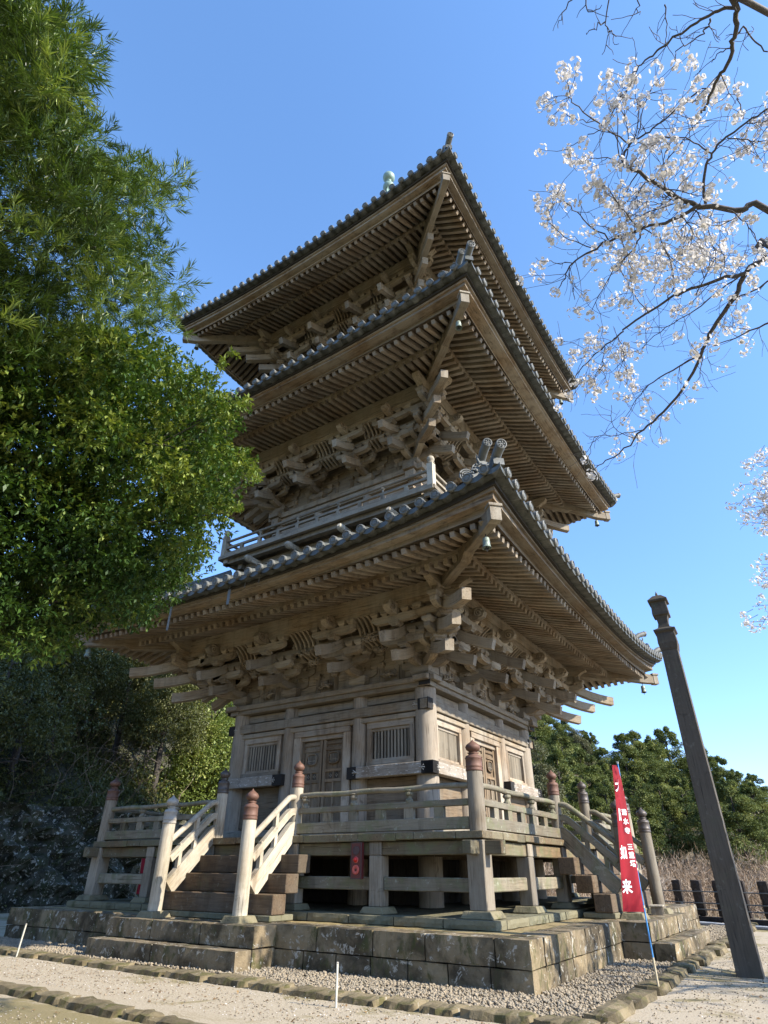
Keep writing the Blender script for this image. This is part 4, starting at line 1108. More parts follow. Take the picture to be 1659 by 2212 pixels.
g1 = gravel('gravel', [(-14,2.2*-1,-8.48,-7.33),(-2.2,2.2,-8.48,-8.36),(2.2,8.40,-8.72,-7.33),(7.33,8.40,-7.33,-2.2),(8.3,8.4,-2.2,2.2),(7.33,8.4,2.2,11)], 30000, 3, None)
tag(g1, 'pale gravel filling the strip between podium and kerbs', 'gravel', kind='stuff')
g2 = gravel('loose_pebbles', [(-9,9.3,-10.8,-9.25),(8.9,13,-11,3),(-6,9,-14,-12)], 9000, 5, None)
for v in (g2.data,): 
    a = np.empty(len(v.vertices)*3, np.float32); v.vertices.foreach_get('co', a); a = a.reshape(-1,3); c = a.reshape(-1,6,3).mean(1, keepdims=True); a = ((a.reshape(-1,6,3)-c)*.5+c*np.array([1,1,.15])).reshape(-1); v.vertices.foreach_set('co', a.astype(np.float32)); v.update()
tag(g2, 'fine loose grit scattered over the sandy ground', 'grit', kind='stuff')
q = MB(); q.box(-300,300,-300,300,-.5,0.0)
gr = fastmesh('ground', np.array([(-350,-350,0),(350,-350,0),(350,350,0),(-350,350,0)], float), np.array([(0,1,2,3)]), M['ground'], np.zeros(4)); tag(gr, 'sandy temple ground with patches of moss', 'ground', kind='structure')

# ================================================================== THINGS AROUND THE PAGODA
# tall square post with a carved head
def square_rings(q, rings, rnd=None):
    vs = []; gs = []; fs = []
    for z, h in rings:
        for i, j in ((-1,-1),(1,-1),(1,1),(-1,1)):
            vs.append((i*h, j*h, z)); gs.append((z, i*h, j*h))
    for a in range(len(rings)-1):
        for j in range(4): k = (j+1)%4; fs.append((4*a+j, 4*a+k, 4*a+4+k, 4*a+4+j))
    n = 4*(len(rings)-1); fs.append((n, n+1, n+2, n+3)); q.add(vs, fs, gs, rnd=rnd)
pw = wood('dark weathered post', (.038,.028,.019), (.095,.074,.052), (.085,.072,.056), .7, moss=.2)
post = empty('wooden_post', (9.72,-3.05,0), R(3)); tag(post, 'tall dark square wooden post with a carved head at the right of the pagoda', 'post')
q = MB(); square_rings(q, [(0,.215),(2,.20),(4,.186),(5.95,.172)]); q.build('post_shaft', pw, post, bevel=.008)
q = MB(); square_rings(q, [(5.95,.172),(5.99,.185),(6.12,.205),(6.30,.195),(6.36,.185),(6.40,.235),(6.44,.235),(6.46,.19),(6.50,.13),(6.60,.11),(6.72,.12),(6.78,.14),(6.80,.18),(6.86,.18),(7.08,.165),(7.12,.165),(7.14,.215),(7.18,.215),(7.30,.10),(7.33,.03)]); 
q.lathe((0,0,7.31), (0,0,1), [(.03,0),(.028,.06),(0,.14)], 8); q.build('post_head', pw, post, bevel=.006)

# red votive banner on a pole
ban = empty('banner', (8.78,-5.98,0)); tag(ban, 'narrow red votive banner with white characters on a blue pole by the right hand steps', 'banner')
q = MB(); q.tube([(0,0,-.05),(-.002,0,.46)], .018, 8); q.build('pole_socket', M['tan'], ban)
q = MB(); q.tube([(0,0,.44),(0,0,3.28)], .0125, 8)
q.tube([(0,0,3.19),(-.11,-.02,3.17)], .007, 6); q.build('banner_pole', M['blue'], ban)
q = MB()
for z in (1.10,1.62,1.72,2.25,2.82,3.26): q.tube([(0,0,z),(0,0,z+.035)], .019, 8)
q.build('pole_clip', M['white'], ban)
BH0, BH1 = 1.05, 3.20
def cloth_pt(s, z):
    """s = 0 at the pole .. 1 at the free edge"""
    t = (z-BH0)/(BH1-BH0); wdt = .37
    a0 = math.atan2(-rt.y, -rt.x)                       # direction of image left on the ground
    th = a0 + R(8) + R(48)*t**.9
    fold = .035*math.sin(s*7+t*3)*(.3+.7*t)
    return Vector((math.cos(th)*wdt*s*(1-.12*t), math.sin(th)*wdt*s*(1-.12*t), z)) + Vector((-math.sin(th), math.cos(th), 0))*fold + Vector((0,-.004,0))
vs = []; fs = []; ns, nz = 16, 50
for j in range(nz+1):
    for i in range(ns+1): vs.append(cloth_pt(i/ns, BH0+(BH1-BH0)*j/nz))
for j in range(nz):
    for i in range(ns): a = j*(ns+1)+i; fs.append((a, a+1, a+ns+2, a+ns+1))
q = MB(); q.add(vs, fs, smooth=True); clo = q.build('banner_cloth', M['red'], ban)
def glyphs(txt, zc, sc, size, name='lettering', fat=.012):
    """one character laid on the cloth: zc height, sc position across (0 pole .. 1 edge)"""
    cu = bpy.data.curves.new(name, 'FONT'); cu.body = txt; cu.size = size; cu.align_x = 'CENTER'; cu.align_y = 'CENTER'; cu.offset = fat; cu.resolution_u = 4
    to = bpy.data.objects.new(name, cu); COL.objects.link(to)
    bpy.context.view_layer.update()
    me = bpy.data.meshes.new_from_object(to.evaluated_get(bpy.context.evaluated_depsgraph_get()))
    bpy.data.objects.remove(to)
    import bmesh
    bm = bmesh.new(); bm.from_mesh(me)
    for _ in range(2): bmesh.ops.subdivide_edges(bm, edges=[e for e in bm.edges if e.calc_length() > .02], cuts=1)
    for v in bm.verts:
        s = sc - v.co.x/.37; z = zc + v.co.y
        s = min(.985, max(.03, s))
        p = cloth_pt(s, z); n_ = (cloth_pt(s+.01, z)-cloth_pt(s-.01, z)).cross(Vector((0,0,1))).normalized()
        if n_.dot(CAM-Vector((8.78,-5.98,1.6))) < 0: n_ = -n_
        v.co = p + n_*.004
    bm.to_mesh(me); bm.free(); me.materials.clear(); me.materials.append(M['ink'])
    o = bpy.data.objects.new(name, me); COL.objects.link(o); o.parent = clo
    return o
for ch, z in zip('大日如来', (2.86,2.42,1.86,1.38)): glyphs(ch, z, .69, .20, fat=.007)
for ch, z in zip('清水寺', (2.47,2.33,2.19)): glyphs(ch, z, .21, .10, fat=.003)
for ch, z in zip('三重塔', (1.95,1.83,1.71)): glyphs(ch, z, .21, .10, fat=.003)

# a second red banner beyond the far corner of the veranda
b2 = empty('banner', (-7.6,-3.2,0)); tag(b2, 'small red banner glimpsed behind the far left corner of the veranda', 'banner')
q = MB(); q.tube([(0,0,0),(0,0,3.2)], .014, 6); q.build('banner_pole', M['tan'], b2)
q = MB(); vs = [Vector((.02+.30*i/6, .03*math.sin(i*1.2+j), .9+2.1*j/10)) for j in range(11) for i in range(7)]
q.add(vs, [(j*7+i, j*7+i+1, j*7+i+8, j*7+i+7) for j in range(10) for i in range(6)], smooth=True); q.build('banner_cloth', M['red'], b2)

# fire alarm box hung on the veranda post
al = empty('alarm_box', (3.20,-6.11,1.44)); tag(al, 'narrow dark red alarm box with round grille, red lamp and ring, beside a veranda post', 'alarm box')
q = MB(); q.box(-.135,.135,-.05,.05,0,.66); q.build('alarm_case', M['maroon'], al, bevel=.01)
q = MB()
for a, b, c, d in ((-.135,-.120,.0,.66),(.120,.135,.0,.66),(-.12,.12,.0,.018),(-.12,.12,.642,.66)): q.box(a,b,-.056,-.046,c,d)
q.build('alarm_frame', M['mesh'], al)
q = MB(); q.lathe((0,-.05,.515), (0,-1,0), [(.085,0),(.085,.012),(.074,.014),(.07,.006),(0,.006)], 24, smooth=False); q.build('alarm_grille', M['mesh'], al)
q = MB(); q.lathe((0,-.05,.345), (0,-1,0), [(.06,0),(.06,.012),(.048,.02)], 20); q.build('lamp_rim', M['redr'], al)
q = MB(); q.lathe((0,-.055,.345), (0,-1,0), [(.047,0),(.044,.03),(.03,.052),(.012,.062),(0,.063)], 20); q.build('red_lamp', M['redl'], al)
q = MB(); q.lathe((0,-.05,.165), (0,-1,0), [(.086,0),(.086,.014),(.075,.022),(.035,.016),(.028,.004),(0,.004)], 24); q.build('push_button_ring', M['redr'], al)
q = MB(); q.lathe((0,-.056,.165), (0,-1,0), [(.026,0),(.024,.008),(0,.01)], 14); q.build('push_button', M['maroon'], al)

# wind bells under the hip rafters
def bell(loc, label, s=1.0):
    b = empty('wind_bell', loc); tag(b, label, 'wind bell', 'bronze wind bells under the eave corners')
    q = MB(); q.lathe((0,0,-.09*s), (0,0,-1), [(0,-.01),(.05*s,0),(.095*s,.02*s),(.108*s,.06*s),(.108*s,.13*s),(.118*s,.14*s),(.112*s,.15*s),(.118*s,.26*s),(.13*s,.33*s),(.15*s,.37*s),(.14*s,.365*s),(.10*s,.2*s),(0,.1*s)], 18); q.build('bell_body', M['bell'], b)
    q = MB(); q.tube([(0,0,.02),(0,0,-.10*s)], .012, 6); q.tube([(0,0,-.2*s),(0,0,-.58*s)], .008, 6); q.obox((0,0,-.48*s),(1,0,0),(0,1,0),(0,0,1),.16*s,.012,.05*s); q.obox((0,0,-.48*s),(0,1,0),(-1,0,0),(0,0,1),.16*s,.012,.05*s); q.build('clapper', M['bellk'], b)
    return b
for si, (S, nm) in enumerate(zip(STO, ('lowest','middle','topmost'))):
    a = S['HT']-.42; z = S['hz'][0]-.03
    for (sx, sy), pos in (((1,-1),'nearest the camera'),((-1,-1),'at its far left corner'),((1,1),'at its far right corner')):
        if si == 2 and sx*sy < 0 and sx > 0: continue
        bell((sx*a, sy*a, z), 'small bronze wind bell under the %s roof, %s' % (nm, pos), .70)

# white stakes
def H_(x, y, z=0):
    r_ = ray(x, y); t = (z-CAM.z)/r_.z; return CAM + r_*t
for (x, y, h, lean, lb) in ((725.5, 2177, .48, 0, 'short white marker stake in front of the near kerb'), (35, 2067, .56, .06, 'short white marker stake at the far left in front of the gravel')):
    p = H_(x, y); s = empty('marker_stake', p); tag(s, lb, 'stake', 'white marker stakes')
    q = MB(); q.tube([(0,0,-.05),(lean*.5,0,h*.5),(lean,0,h)], .0165, 10); o = q.build('stake_shaft', M['white'], s)
    q = MB(); q.lathe((lean,0,h), (0,0,1), [(.018,0),(.018,.012),(.01,.02),(0,.021)], 10); q.build('stake_cap', M['copperp'], s)

# little wooden footstool beside the right hand steps
fs_ = empty('wooden_stool', (7.55, .55, .70), R(8)); tag(fs_, 'small low wooden stool on the stone landing behind the red banner', 'stool')
q = MB(); q.box(-.16,.16,-.30,.30,.17,.20); q.build('seat', M['pale'], fs_, bevel=.004)
for s in (-1, 1):
    q = MB(); q.box(-.13,.13,s*.24-.015,s*.24+.015,0,.17, grain=2); q.build('leg', M['grey'], fs_, bevel=.003)

# bits of old gutter hanging from the lowest eave
for u, kind in ((1.05, 'hook'), (.55,'hook'), (-.02,'plate'), (-2.35,'rod')):
    zt_ = ztile_low = STO[0]['ze'] + STO[0]['erise']*riser(u, STO[0])
    g = empty('gutter_hook', (u, -7.80, zt_+.0)); 
    q = MB()
    if kind == 'hook':
        q.tube([(0,0,.05),(0,0,-.16),(.02,-.03,-.21),(.06,-.05,-.21)], .009, 6); tag(g, 'thin bent gutter hook under the lowest eave, %s' % ('nearer the near corner' if u > 1 else 'farther from the near corner'), 'hook')
    elif kind == 'plate':
        q.tube([(0,0,.05),(0,0,-.12)], .008, 6); q.obox((.0,0,-.33),(0,0,1),(1,0,0),(0,1,0),.42,.10,.012); tag(g, 'leaf shaped grey metal plate dangling from the lowest eave', 'metal plate')
    else:
        q.tube([(0,0,.0),(0,0,-.85)], .035, 8); tag(g, 'short grey downpipe hanging from the lowest eave at the left', 'pipe')
    q.build('hanging_metal', M['steel'], g)

# dark fence of broad stone posts with steel rails
fa = Vector((6.1, 11.25, 0)); fd = (Vector((9.01,9.66,0))-Vector((6.71,10.78,0))).normalized(); fn = Vector((-fd.y, fd.x, 0))
fen = empty('stone_fence', fa); tag(fen, 'dark fence of broad stone posts with thin steel rails at the right edge', 'fence')
for i in range(-3, 14):
    q = MB(); c = fd*(i*.86); rough_block(q, c+Vector((0,0,.78)), .40, .16, 1.14, fd, amp=.012, rnd_r=.02); q.build('fence_post', M['fence'], fen)
q = MB(); rough_block(q, fd*4.3+Vector((0,0,.10)), 15.5, .34, .22, fd, nx=40, amp=.008); q.build('fence_base', M['fence'], fen)
for z in (.98,.62,.42):
    q = MB(); q.tube([fd*-3+fn*-.12+Vector((0,0,z)), fd*12+fn*-.12+Vector((0,0,z))], .02, 8); q.build('fence_rail', M['steel'], fen)
for i in (1, 3):
    q = MB(); q.tube([fd*(i*.86-.5)+fn*-.4+Vector((0,0,0)), fd*(i*.86-.5)+fn*-.4+Vector((0,0,.62))], .05, 10); q.build('steel_stub', M['steel'], fen)
q = MB(); c0 = fa+fd*4.5-fn*.95; rough_block(q, c0+Vector((0,0,.045)), 17, .5, .10, fd, nx=40, amp=.004)
o = q.build('concrete_kerb', M['conc']); tag(o, 'low grey concrete kerb running in front of the dark fence', 'kerb')

# ================================================================== VEGETATION
def quads_leaves(name, base, dirv, nrm, length, width, mat, rnd, label=None, fold=0.0, tip=.5, parent=None):
    """one kite per leaf"""
    dirv = dirv/np.linalg.norm(dirv, axis=1, keepdims=True)
    side = np.cross(dirv, nrm); side /= np.linalg.norm(side, axis=1, keepdims=True)+1e-9
    up_ = np.cross(side, dirv); L = length[:,None]; Wd_ = width[:,None]
    p0 = base; p1 = base+dirv*L*tip+side*Wd_/2+up_*fold*Wd_; p2 = base+dirv*L-up_*L*.10; p3 = base+dirv*L*tip-side*Wd_/2+up_*fold*Wd_
    V = np.stack([p0,p1,p2,p3],1).reshape(-1,3); n = len(base)
    F = np.arange(4*n).reshape(n,4)
    o = fastmesh(name, V, F, mat, np.repeat(rnd,4), label)
    if parent is not None: o.parent = parent
    return o
def unit(n, g=rng):
    v = g.normal(size=(n,3)); return v/np.linalg.norm(v,axis=1,keepdims=True)
def inpoly(x, y, poly):
    c = np.zeros(len(x), bool); n = len(poly)
    for i in range(n):
        x0,y0 = poly[i]; x1,y1 = poly[(i+1)%n]
        m = ((y0 > y) != (y1 > y)) & (x < (x1-x0)*(y-y0)/(y1-y0+1e-9)+x0); c ^= m
    return c
RT, UP, FW, CM = (np.array(v) for v in (rt, up, fw, CAM))
def unproj(x, y, d):
    r_ = FW[None] + np.outer((x-829.5)/FPX, RT) - np.outer((y-1106)/FPX, UP)
    r_ /= np.linalg.norm(r_,axis=1,keepdims=True); return CM + r_*d[:,None]
def crown_sprays(poly, n_blob, d0, d1, br, per, g):
    """blobs filling a crown volume whose outline from the path is known; sprays sit on the blobs' shells"""
    bx = []; xs = [p[0] for p in poly]; ys = [p[1] for p in poly]
    while len(bx) < n_blob:
        x, y = g.uniform(min(xs), max(xs), 400), g.uniform(min(ys), max(ys), 400); m = inpoly(x, y, poly)
        bx += list(zip(x[m], y[m]))
    bx = np.array(bx[:n_blob]); d = g.uniform(d0, d1, n_blob); C_ = unproj(bx[:,0], bx[:,1], d)
    u = unit(n_blob*per, g); u[:,2] = u[:,2]*.7+.15
    r_ = br*g.uniform(.35, 1.0, (n_blob*per,1))**.6*np.repeat(g.uniform(.7,1.15,(n_blob,1)), per, 0)
    P = np.repeat(C_, per, 0) + u*r_*np.array([1.15,1.15,.8]); u /= np.linalg.norm(u,axis=1,keepdims=True)
    return C_, P, u, np.repeat(g.uniform(0,1,n_blob), per)
def spray_leaves(P, U, tone, k, spread, length, lv, width, g, droop=.1):
    n = len(P); B = np.repeat(P, k, 0); Un = np.repeat(U, k, 0)
    rnd_ = unit(n*k, g); D = Un*g.uniform(.25,1.0,(n*k,1)) + rnd_*spread; D[:,2] -= droop
    B = B + Un*(g.uniform(-.5,.5,(n*k,1))*length*1.2)
    Nn = unit(n*k, g)*.6 + np.array([0,0,1.0])
    Ln = length*g.uniform(1-lv,1+lv,n*k); t = np.repeat(tone**1.3, k)*.6 + g.uniform(0,.4,n*k)
    return B, D, Nn, Ln, Ln*width, np.clip(t,0,1)
def limb(q, a, b, r0, r1, n=6, wob=.08, seed=0):
    a = Vector(a); b = Vector(b); g = random.Random(seed); L = (b-a).length
    pts = [a.lerp(b, i/n) + Vector((g.uniform(-1,1), g.uniform(-1,1), g.uniform(-1,1)))*(wob*L*math.sin(PI*i/n)) for i in range(n+1)]
    q.tube(pts, [r0+(r1-r0)*i/n for i in range(n+1)], 7); return pts

# ---- long-needled evergreen at the upper left
g = np.random.default_rng(11)
tr = empty('needle_leaved_tree', (2.9,-17.6,0)); tag(tr, 'tall evergreen with long narrow leaves filling the upper left corner', 'tree')
T0 = Vector((2.9,-17.6,0))
polyA = [(-620,-160),(60,-120),(48,7),(135,36),(190,95),(150,175),(148,275),(262,326),(296,360),(405,386),(372,405),(340,462),(282,484),(345,532),(330,580),(405,620),(352,655),(352,708),(300,729),(200,820),(-620,850)]
C_, P, U, tn = crown_sprays(polyA, 1280, 6.4, 9.8, .25, 12, g)
edge = unproj(np.array([195,380,400,402,350,415,420,180,352,372.]), np.array([100,384,392,398,530,618,625,90,536,690.]), np.full(10,7.6))
B, D, Nn, Ln, Wn, t = spray_leaves(P, U+np.array([0,0,.30]), tn, 20, .50, .105, .25, .085, g, -.02)
inv = lambda o, root: setattr(o, 'parent', root)
quads_leaves('foliage', B-np.array(T0), D, Nn, Ln, np.maximum(Wn,.009), M['needle'], t, fold=.1, tip=.45, parent=tr)
q = MB(); trunk_pts = limb(q, (0,0,-.1), (.0,-.4,9.5), .22, .08, 8, .02, 3)
for i in range(44):
    c = Vector(C_[g.integers(0,len(C_))])-T0; a = trunk_pts[int(g.integers(3,9))]
    limb(q, a, c, .022, .005, 6, .06, i)
q.build('trunk', M['trunk'], tr)

# ---- broad-leaved evergreen below it
g = np.random.default_rng(12)
T0 = Vector((2.2,-16.4,0)); tr = empty('broad_leaved_tree', T0); tag(tr, 'leafy evergreen with glossy yellow green leaves hanging over the left eaves', 'tree')
polyB = [(-620,760),(250,740),(310,755),(364,760),(385,775),(372,812),(430,812),(462,880),(520,862),(505,880),(480,917),(470,957),(545,1020),(520,1045),(488,1095),(478,1142),(442,1182),(362,1290),(300,1335),(240,1340),(150,1368),(110,1420),(0,1404),(-620,1400)]
C_, P, U, tn = crown_sprays(polyB, 2250, 6.6, 10.6, .25, 26, g)
ex = []
for (x0,y0,x1,y1) in ((430,850,508,760),(470,960,560,1035),(480,890,548,856),(60,1360,150,1440),(300,1330,330,1350)):
    m = 26; tt = g.uniform(0,1,m); ex.append(unproj(x0+(x1-x0)*tt+g.normal(0,5,m), y0+(y1-y0)*tt+g.normal(0,5,m), np.full(m,7.8)+g.normal(0,.08,m)))
ex = np.concatenate(ex); P = np.concatenate([P, ex]); U = np.concatenate([U, unit(len(ex), g)]); tn = np.concatenate([tn, np.full(len(ex), .9)])
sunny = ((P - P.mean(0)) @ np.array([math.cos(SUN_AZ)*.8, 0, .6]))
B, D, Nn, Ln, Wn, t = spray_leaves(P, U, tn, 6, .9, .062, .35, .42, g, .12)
t = np.clip(t*.8 + .22*np.repeat(sunny > .9, 6), 0, 1)     # sunlight painted in: sprays on the sunward side toned lighter
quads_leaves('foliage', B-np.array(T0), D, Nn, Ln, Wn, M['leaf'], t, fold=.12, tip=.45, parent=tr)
q = MB(); trunk_pts = limb(q, (0,0,-.1), (-.2,.4,7.0), .20, .07, 8, .03, 5)
for i in range(90):
    c = Vector(C_[g.integers(0,len(C_))])-T0; a = trunk_pts[int(g.integers(3,9))]; limb(q, a, c, .022, .005, 6, .07, 100+i)
for (x0,y0,x1,y1) in ((380,930,506,762),(430,980,560,1035),(400,920,548,856),(20,1340,150,1440)):
    a, b = Vector(unproj(np.array([x0]), np.array([y0]), np.array([8.2]))[0])-T0, Vector(unproj(np.array([x1]), np.array([y1]), np.array([7.8]))[0])-T0
    limb(q, a, b, .01, .003, 6, .03, 7)
q.build('trunk', M['trunk'], tr)

# ---- cliff, wooded slope and trees behind, on the left
def heightfield(name, xr, yr, nx, ny, f, mat, label, kind='structure', parent=None):
    X, Y = np.meshgrid(np.linspace(*xr, nx), np.linspace(*yr, ny)); Z = f(X, Y)
    V = np.stack([X.ravel(), Y.ravel(), Z.ravel()],1); I = np.arange(nx*ny).reshape(ny, nx)
    F = np.stack([I[:-1,:-1].ravel(), I[:-1,1:].ravel(), I[1:,1:].ravel(), I[1:,:-1].ravel()],1)
    o = fastmesh(name, V, F, mat, np.zeros(len(V)), None, smooth=True); tag(o, label, name.replace('_',' ') if kind != 'structure' else None, kind=kind); return o
def slope_edge(y): return -17.5 - .32*np.maximum(0, y-2) + 1.2*np.sin(y*.35) + .5*np.sin(y*1.1)
def left_h(X, Y):
    t = slope_edge(Y)-X
    return np.where(t < 0, -.4, np.clip(t*3.5, 0, 3.6) + np.clip(t-1.2, 0, 40)*.62 + .4*np.sin(X*.7)*np.cos(Y*.5)-.2)
heightfield('hillside', (-75,-15), (-45,90), 120, 180, left_h, M['hill'], 'steep wooded hillside to the left of the pagoda')
q = MB(); cl = []
g = np.random.default_rng(21); ys_ = np.arange(-24, 30, .26); nz_ = 18; vs = []; fs = []
for j, y in enumerate(ys_):
    for i in range(nz_+1):
        z = -.2 + 4.3*i/nz_; x = float(slope_edge(y)) + .55 - .16*z + .55*math.sin(y*1.7+z*2.1)*math.sin(z*1.3+y*.6) + g.uniform(-.32,.32)
        vs.append((x, y + g.uniform(-.18,.18), z))
for j in range(len(ys_)-1):
    for i in range(nz_): a = j*(nz_+1)+i; fs.append((a, a+nz_+1, a+nz_+2, a+1))
q.add(vs, fs, rnd=.4); o = q.build('rock_face', M['rock']); tag(o, 'dark lichen spotted rock face behind the left end of the podium', 'rock face')
def shrubs_on(n, xr, yr, hf, size, per, g, lift=.5, cond=None):
    x, y = g.uniform(*xr, n), g.uniform(*yr, n)
    if cond is not None: m = cond(x, y); x, y = x[m], y[m]
    C_ = np.stack([x, y, hf(x, y)+lift], 1); n = len(C_)
    u = unit(n*per, g); s = np.repeat(g.uniform(*size, (n,1)), per, 0); P = np.repeat(C_, per, 0)+u*s*g.uniform(.5,1,(n*per,1))*np.array([1,1,.9])
    return C_, P, u, np.repeat(g.uniform(0,1,n), per)
g = np.random.default_rng(22)
C_, P, U, tn = shrubs_on(900, (-46,-16.5), (-30,14), left_h, (.7,1.7), 52, g, .4, lambda x, y: (x < slope_edge(y)-.4))
B, D, Nn, Ln, Wn, t = spray_leaves(P, U, tn, 3, 1.0, .17, .4, .45, g, .05)
C2, P2, U2, t2 = shrubs_on(1500, (-30,-17.0), (-26,22), left_h, (.5,1.1), 60, g, .15, lambda x, y: (x < slope_edge(y)+.1))
P = np.concatenate([P, P2]); B2, D2_, N2, L2, W2, T2 = spray_leaves(P2, U2, t2, 3, 1.0, .14, .4, .45, g, .05)
B, D, Nn, Ln, Wn, t = (np.concatenate(z_) for z_ in ((B,B2),(D,D2_),(Nn,N2),(Ln,L2),(Wn,W2),(t,T2)))
o = quads_leaves('hillside_shrubs', B, D, Nn, Ln, Wn, M['leafd'], t, fold=.1); tag(o, 'shaded tangle of dark evergreen shrubs covering the hillside', 'shrubs', kind='stuff')
g = np.random.default_rng(23); nt_ = 1500     # bare stems in the shrubs
x, y = g.uniform(-34,-17.5,nt_), g.uniform(-22,10,nt_); m = x < slope_edge(y)-.3; x, y = x[m], y[m]
q = MB()
for i in range(min(420, len(x))):
    b = Vector((x[i], y[i], float(left_h(x[i:i+1], y[i:i+1])[0]))); p = b; pts = [p]; d = Vector((g.uniform(.0,1.2), g.uniform(-.8,.8), 1.2))
    for k in range(6): d = (d + Vector(g.normal(0,.35,3))).normalized(); p = p + d*.55; pts.append(p)
    q.tube(pts, [.022,.02,.017,.014,.011,.008,.004], 4)
o = q.build('bare_stems', M['twig']); tag(o, 'thin bare stems among the hillside shrubs', 'stems', kind='stuff')

def tree_mesh(kind, h, r_, n, leaf, mat, seed):
    """crown (and trunk) meshes for a far tree, base at the origin"""
    g = np.random.default_rng(seed)
    if kind == 'cedar':
        nb = 26; P = []; U = []; T = []
        for i in range(nb):
            f = (i+.5)/nb; z = h*(.16+.82*f); rad = r_*(1-f**2.0)**.6*(.55+.45*min(1,f*4))*(g.uniform(.7,1.1)); k = max(2, int(5*(1-f)+2))
            for a in g.uniform(0, 2*PI, k):
                z2 = z+g.uniform(-.03,.03)*h; c = np.array([math.cos(a)*rad*.72, math.sin(a)*rad*.72, z2]); m = max(8, int(n/nb/k))
                u = unit(m, g); P.append(c + u*np.array([rad*.36+.25, rad*.36+.25, h*.035])*g.uniform(.55,1,(m,1))); uu = u*.5+np.array([math.cos(a),math.sin(a),.15]); U.append(uu); T.append(np.full(m, g.uniform(0,1)))
    else:
        nb = 34; P = []; U = []; T = []
        for i in range(nb):
            u0 = unit(1, g)[0]; u0[2] = abs(u0[2])*1.35-.42
            c = np.array([0,0,h*.52]) + u0*np.array([r_*.78, r_*.78, h*.44])*g.uniform(.55,1.0); m = n//nb; u = unit(m, g)
            P.append(c+u*r_*.32*g.uniform(.6,1,(m,1))*np.array([1,1,.75])); U.append(u); T.append(np.full(m, g.uniform(0,1)))
    P = np.concatenate(P); U = np.concatenate(U); T = np.concatenate(T)
    B, D, Nn, Ln, Wn, t = spray_leaves(P, U, T, 3, .7, leaf, .4, .5, g, .12)
    cr = quads_leaves('crown', B, D, Nn, Ln, Wn, mat, t, fold=.1)
    q = MB(); q.tube([(0,0,-.5),(.05,0,h*.3),(0,.05,h*.6),(0,0,h*.93)], [h*.022,h*.018,h*.012,h*.004], 7)
    for i in range(14):
        a = g.uniform(0, 2*PI); z = h*g.uniform(.25,.85); rr = r_*.7*(1-z/h*.6); q.tube([(0,0,z),(math.cos(a)*rr*.5, math.sin(a)*rr*.5, z+h*.02),(math.cos(a)*rr, math.sin(a)*rr, z+h*.04)], [h*.006,h*.004,h*.0015], 5)
    tk = q.build('trunk', M['trunk'])
    return cr, tk
protos = {}
def plant_tree(key, name, loc, s, rz, label, cat, group, kind, h, r_, n, leaf, mat, seed):
    root = empty(name, loc, rz); root.scale = (s, s, s)
    if key not in protos: cr, tk = tree_mesh(kind, h, r_, n, leaf, mat, seed); protos[key] = (cr, tk)
    else:
        cr, tk = (o.copy() for o in protos[key]); COL.objects.link(cr); COL.objects.link(tk)
    cr.parent = root; tk.parent = root; tag(root, label, cat, group); return root
def on_ray(px, dist):       # ground position in the direction of an image column
    r_ = ray(px, 1879); v = Vector((r_.x, r_.y, 0)).normalized(); return Vector((CAM.x+v.x*dist, CAM.y+v.y*dist, 0))
# trees standing on the left hillside
g = np.random.default_rng(31)
rows = [('lit_tree', (415, 45, 15, 'bright leafy tree in full sun between the pagoda and the dark hillside'), 'leafb'), ('lit_tree', (480, 47, 17, 'second bright leafy tree, partly hidden by the pagoda wall'), 'leafb'),
        ('hill_tree', (300, 42, 13, 'dark round evergreen left of the sunlit tree'), 'leafd')]
for i, (nm, (px, ds, hh, lb), mt) in enumerate(rows):
    p = on_ray(px, ds); p.z = max(-.2, float(left_h(np.array([p.x]), np.array([p.y]))[0]))-.3
    hh2 = hh - p.z*.7; p.z -= 3.0 if mt == 'leafb' else 0
    plant_tree('lt%d' % i, 'leafy_tree', p, hh2/12, g.uniform(0,6), lb, 'tree', 'trees on the left hillside', 'round', 12, 4.4, 16000, .15, M[mt], 40+i)
k = 0
for (px, ds, hh) in ((-120,34,14),(-40,38,16),(30,40,15),(110,46,19),(190,44,15),(270,52,21),(340,58,24),(420,70,26),(20,54,26),(150,60,28),(490,82,24),(250,70,30)):
    p = on_ray(px, ds); p.z = max(-.2, float(left_h(np.array([p.x]), np.array([p.y]))[0]))-.3
    r = plant_tree('hl%d' % (k%3), 'leafy_tree', p, hh*.62/12, g.uniform(0,6), ['%s evergreen on the %s of the left hillside, number %s from the left edge' % (('broad','tall','slender')[k%3], ('lower slope','middle slope','crest')[min(2,int(ds-30)//15)], ('one','two','three','four','five','six','seven','eight','nine','ten','eleven','twelve')[k])][0], 'tree', 'evergreens high on the left hillside', 'round', 12, 4.8, 7000, .2, M['leafd'], 60+k%3); k += 1

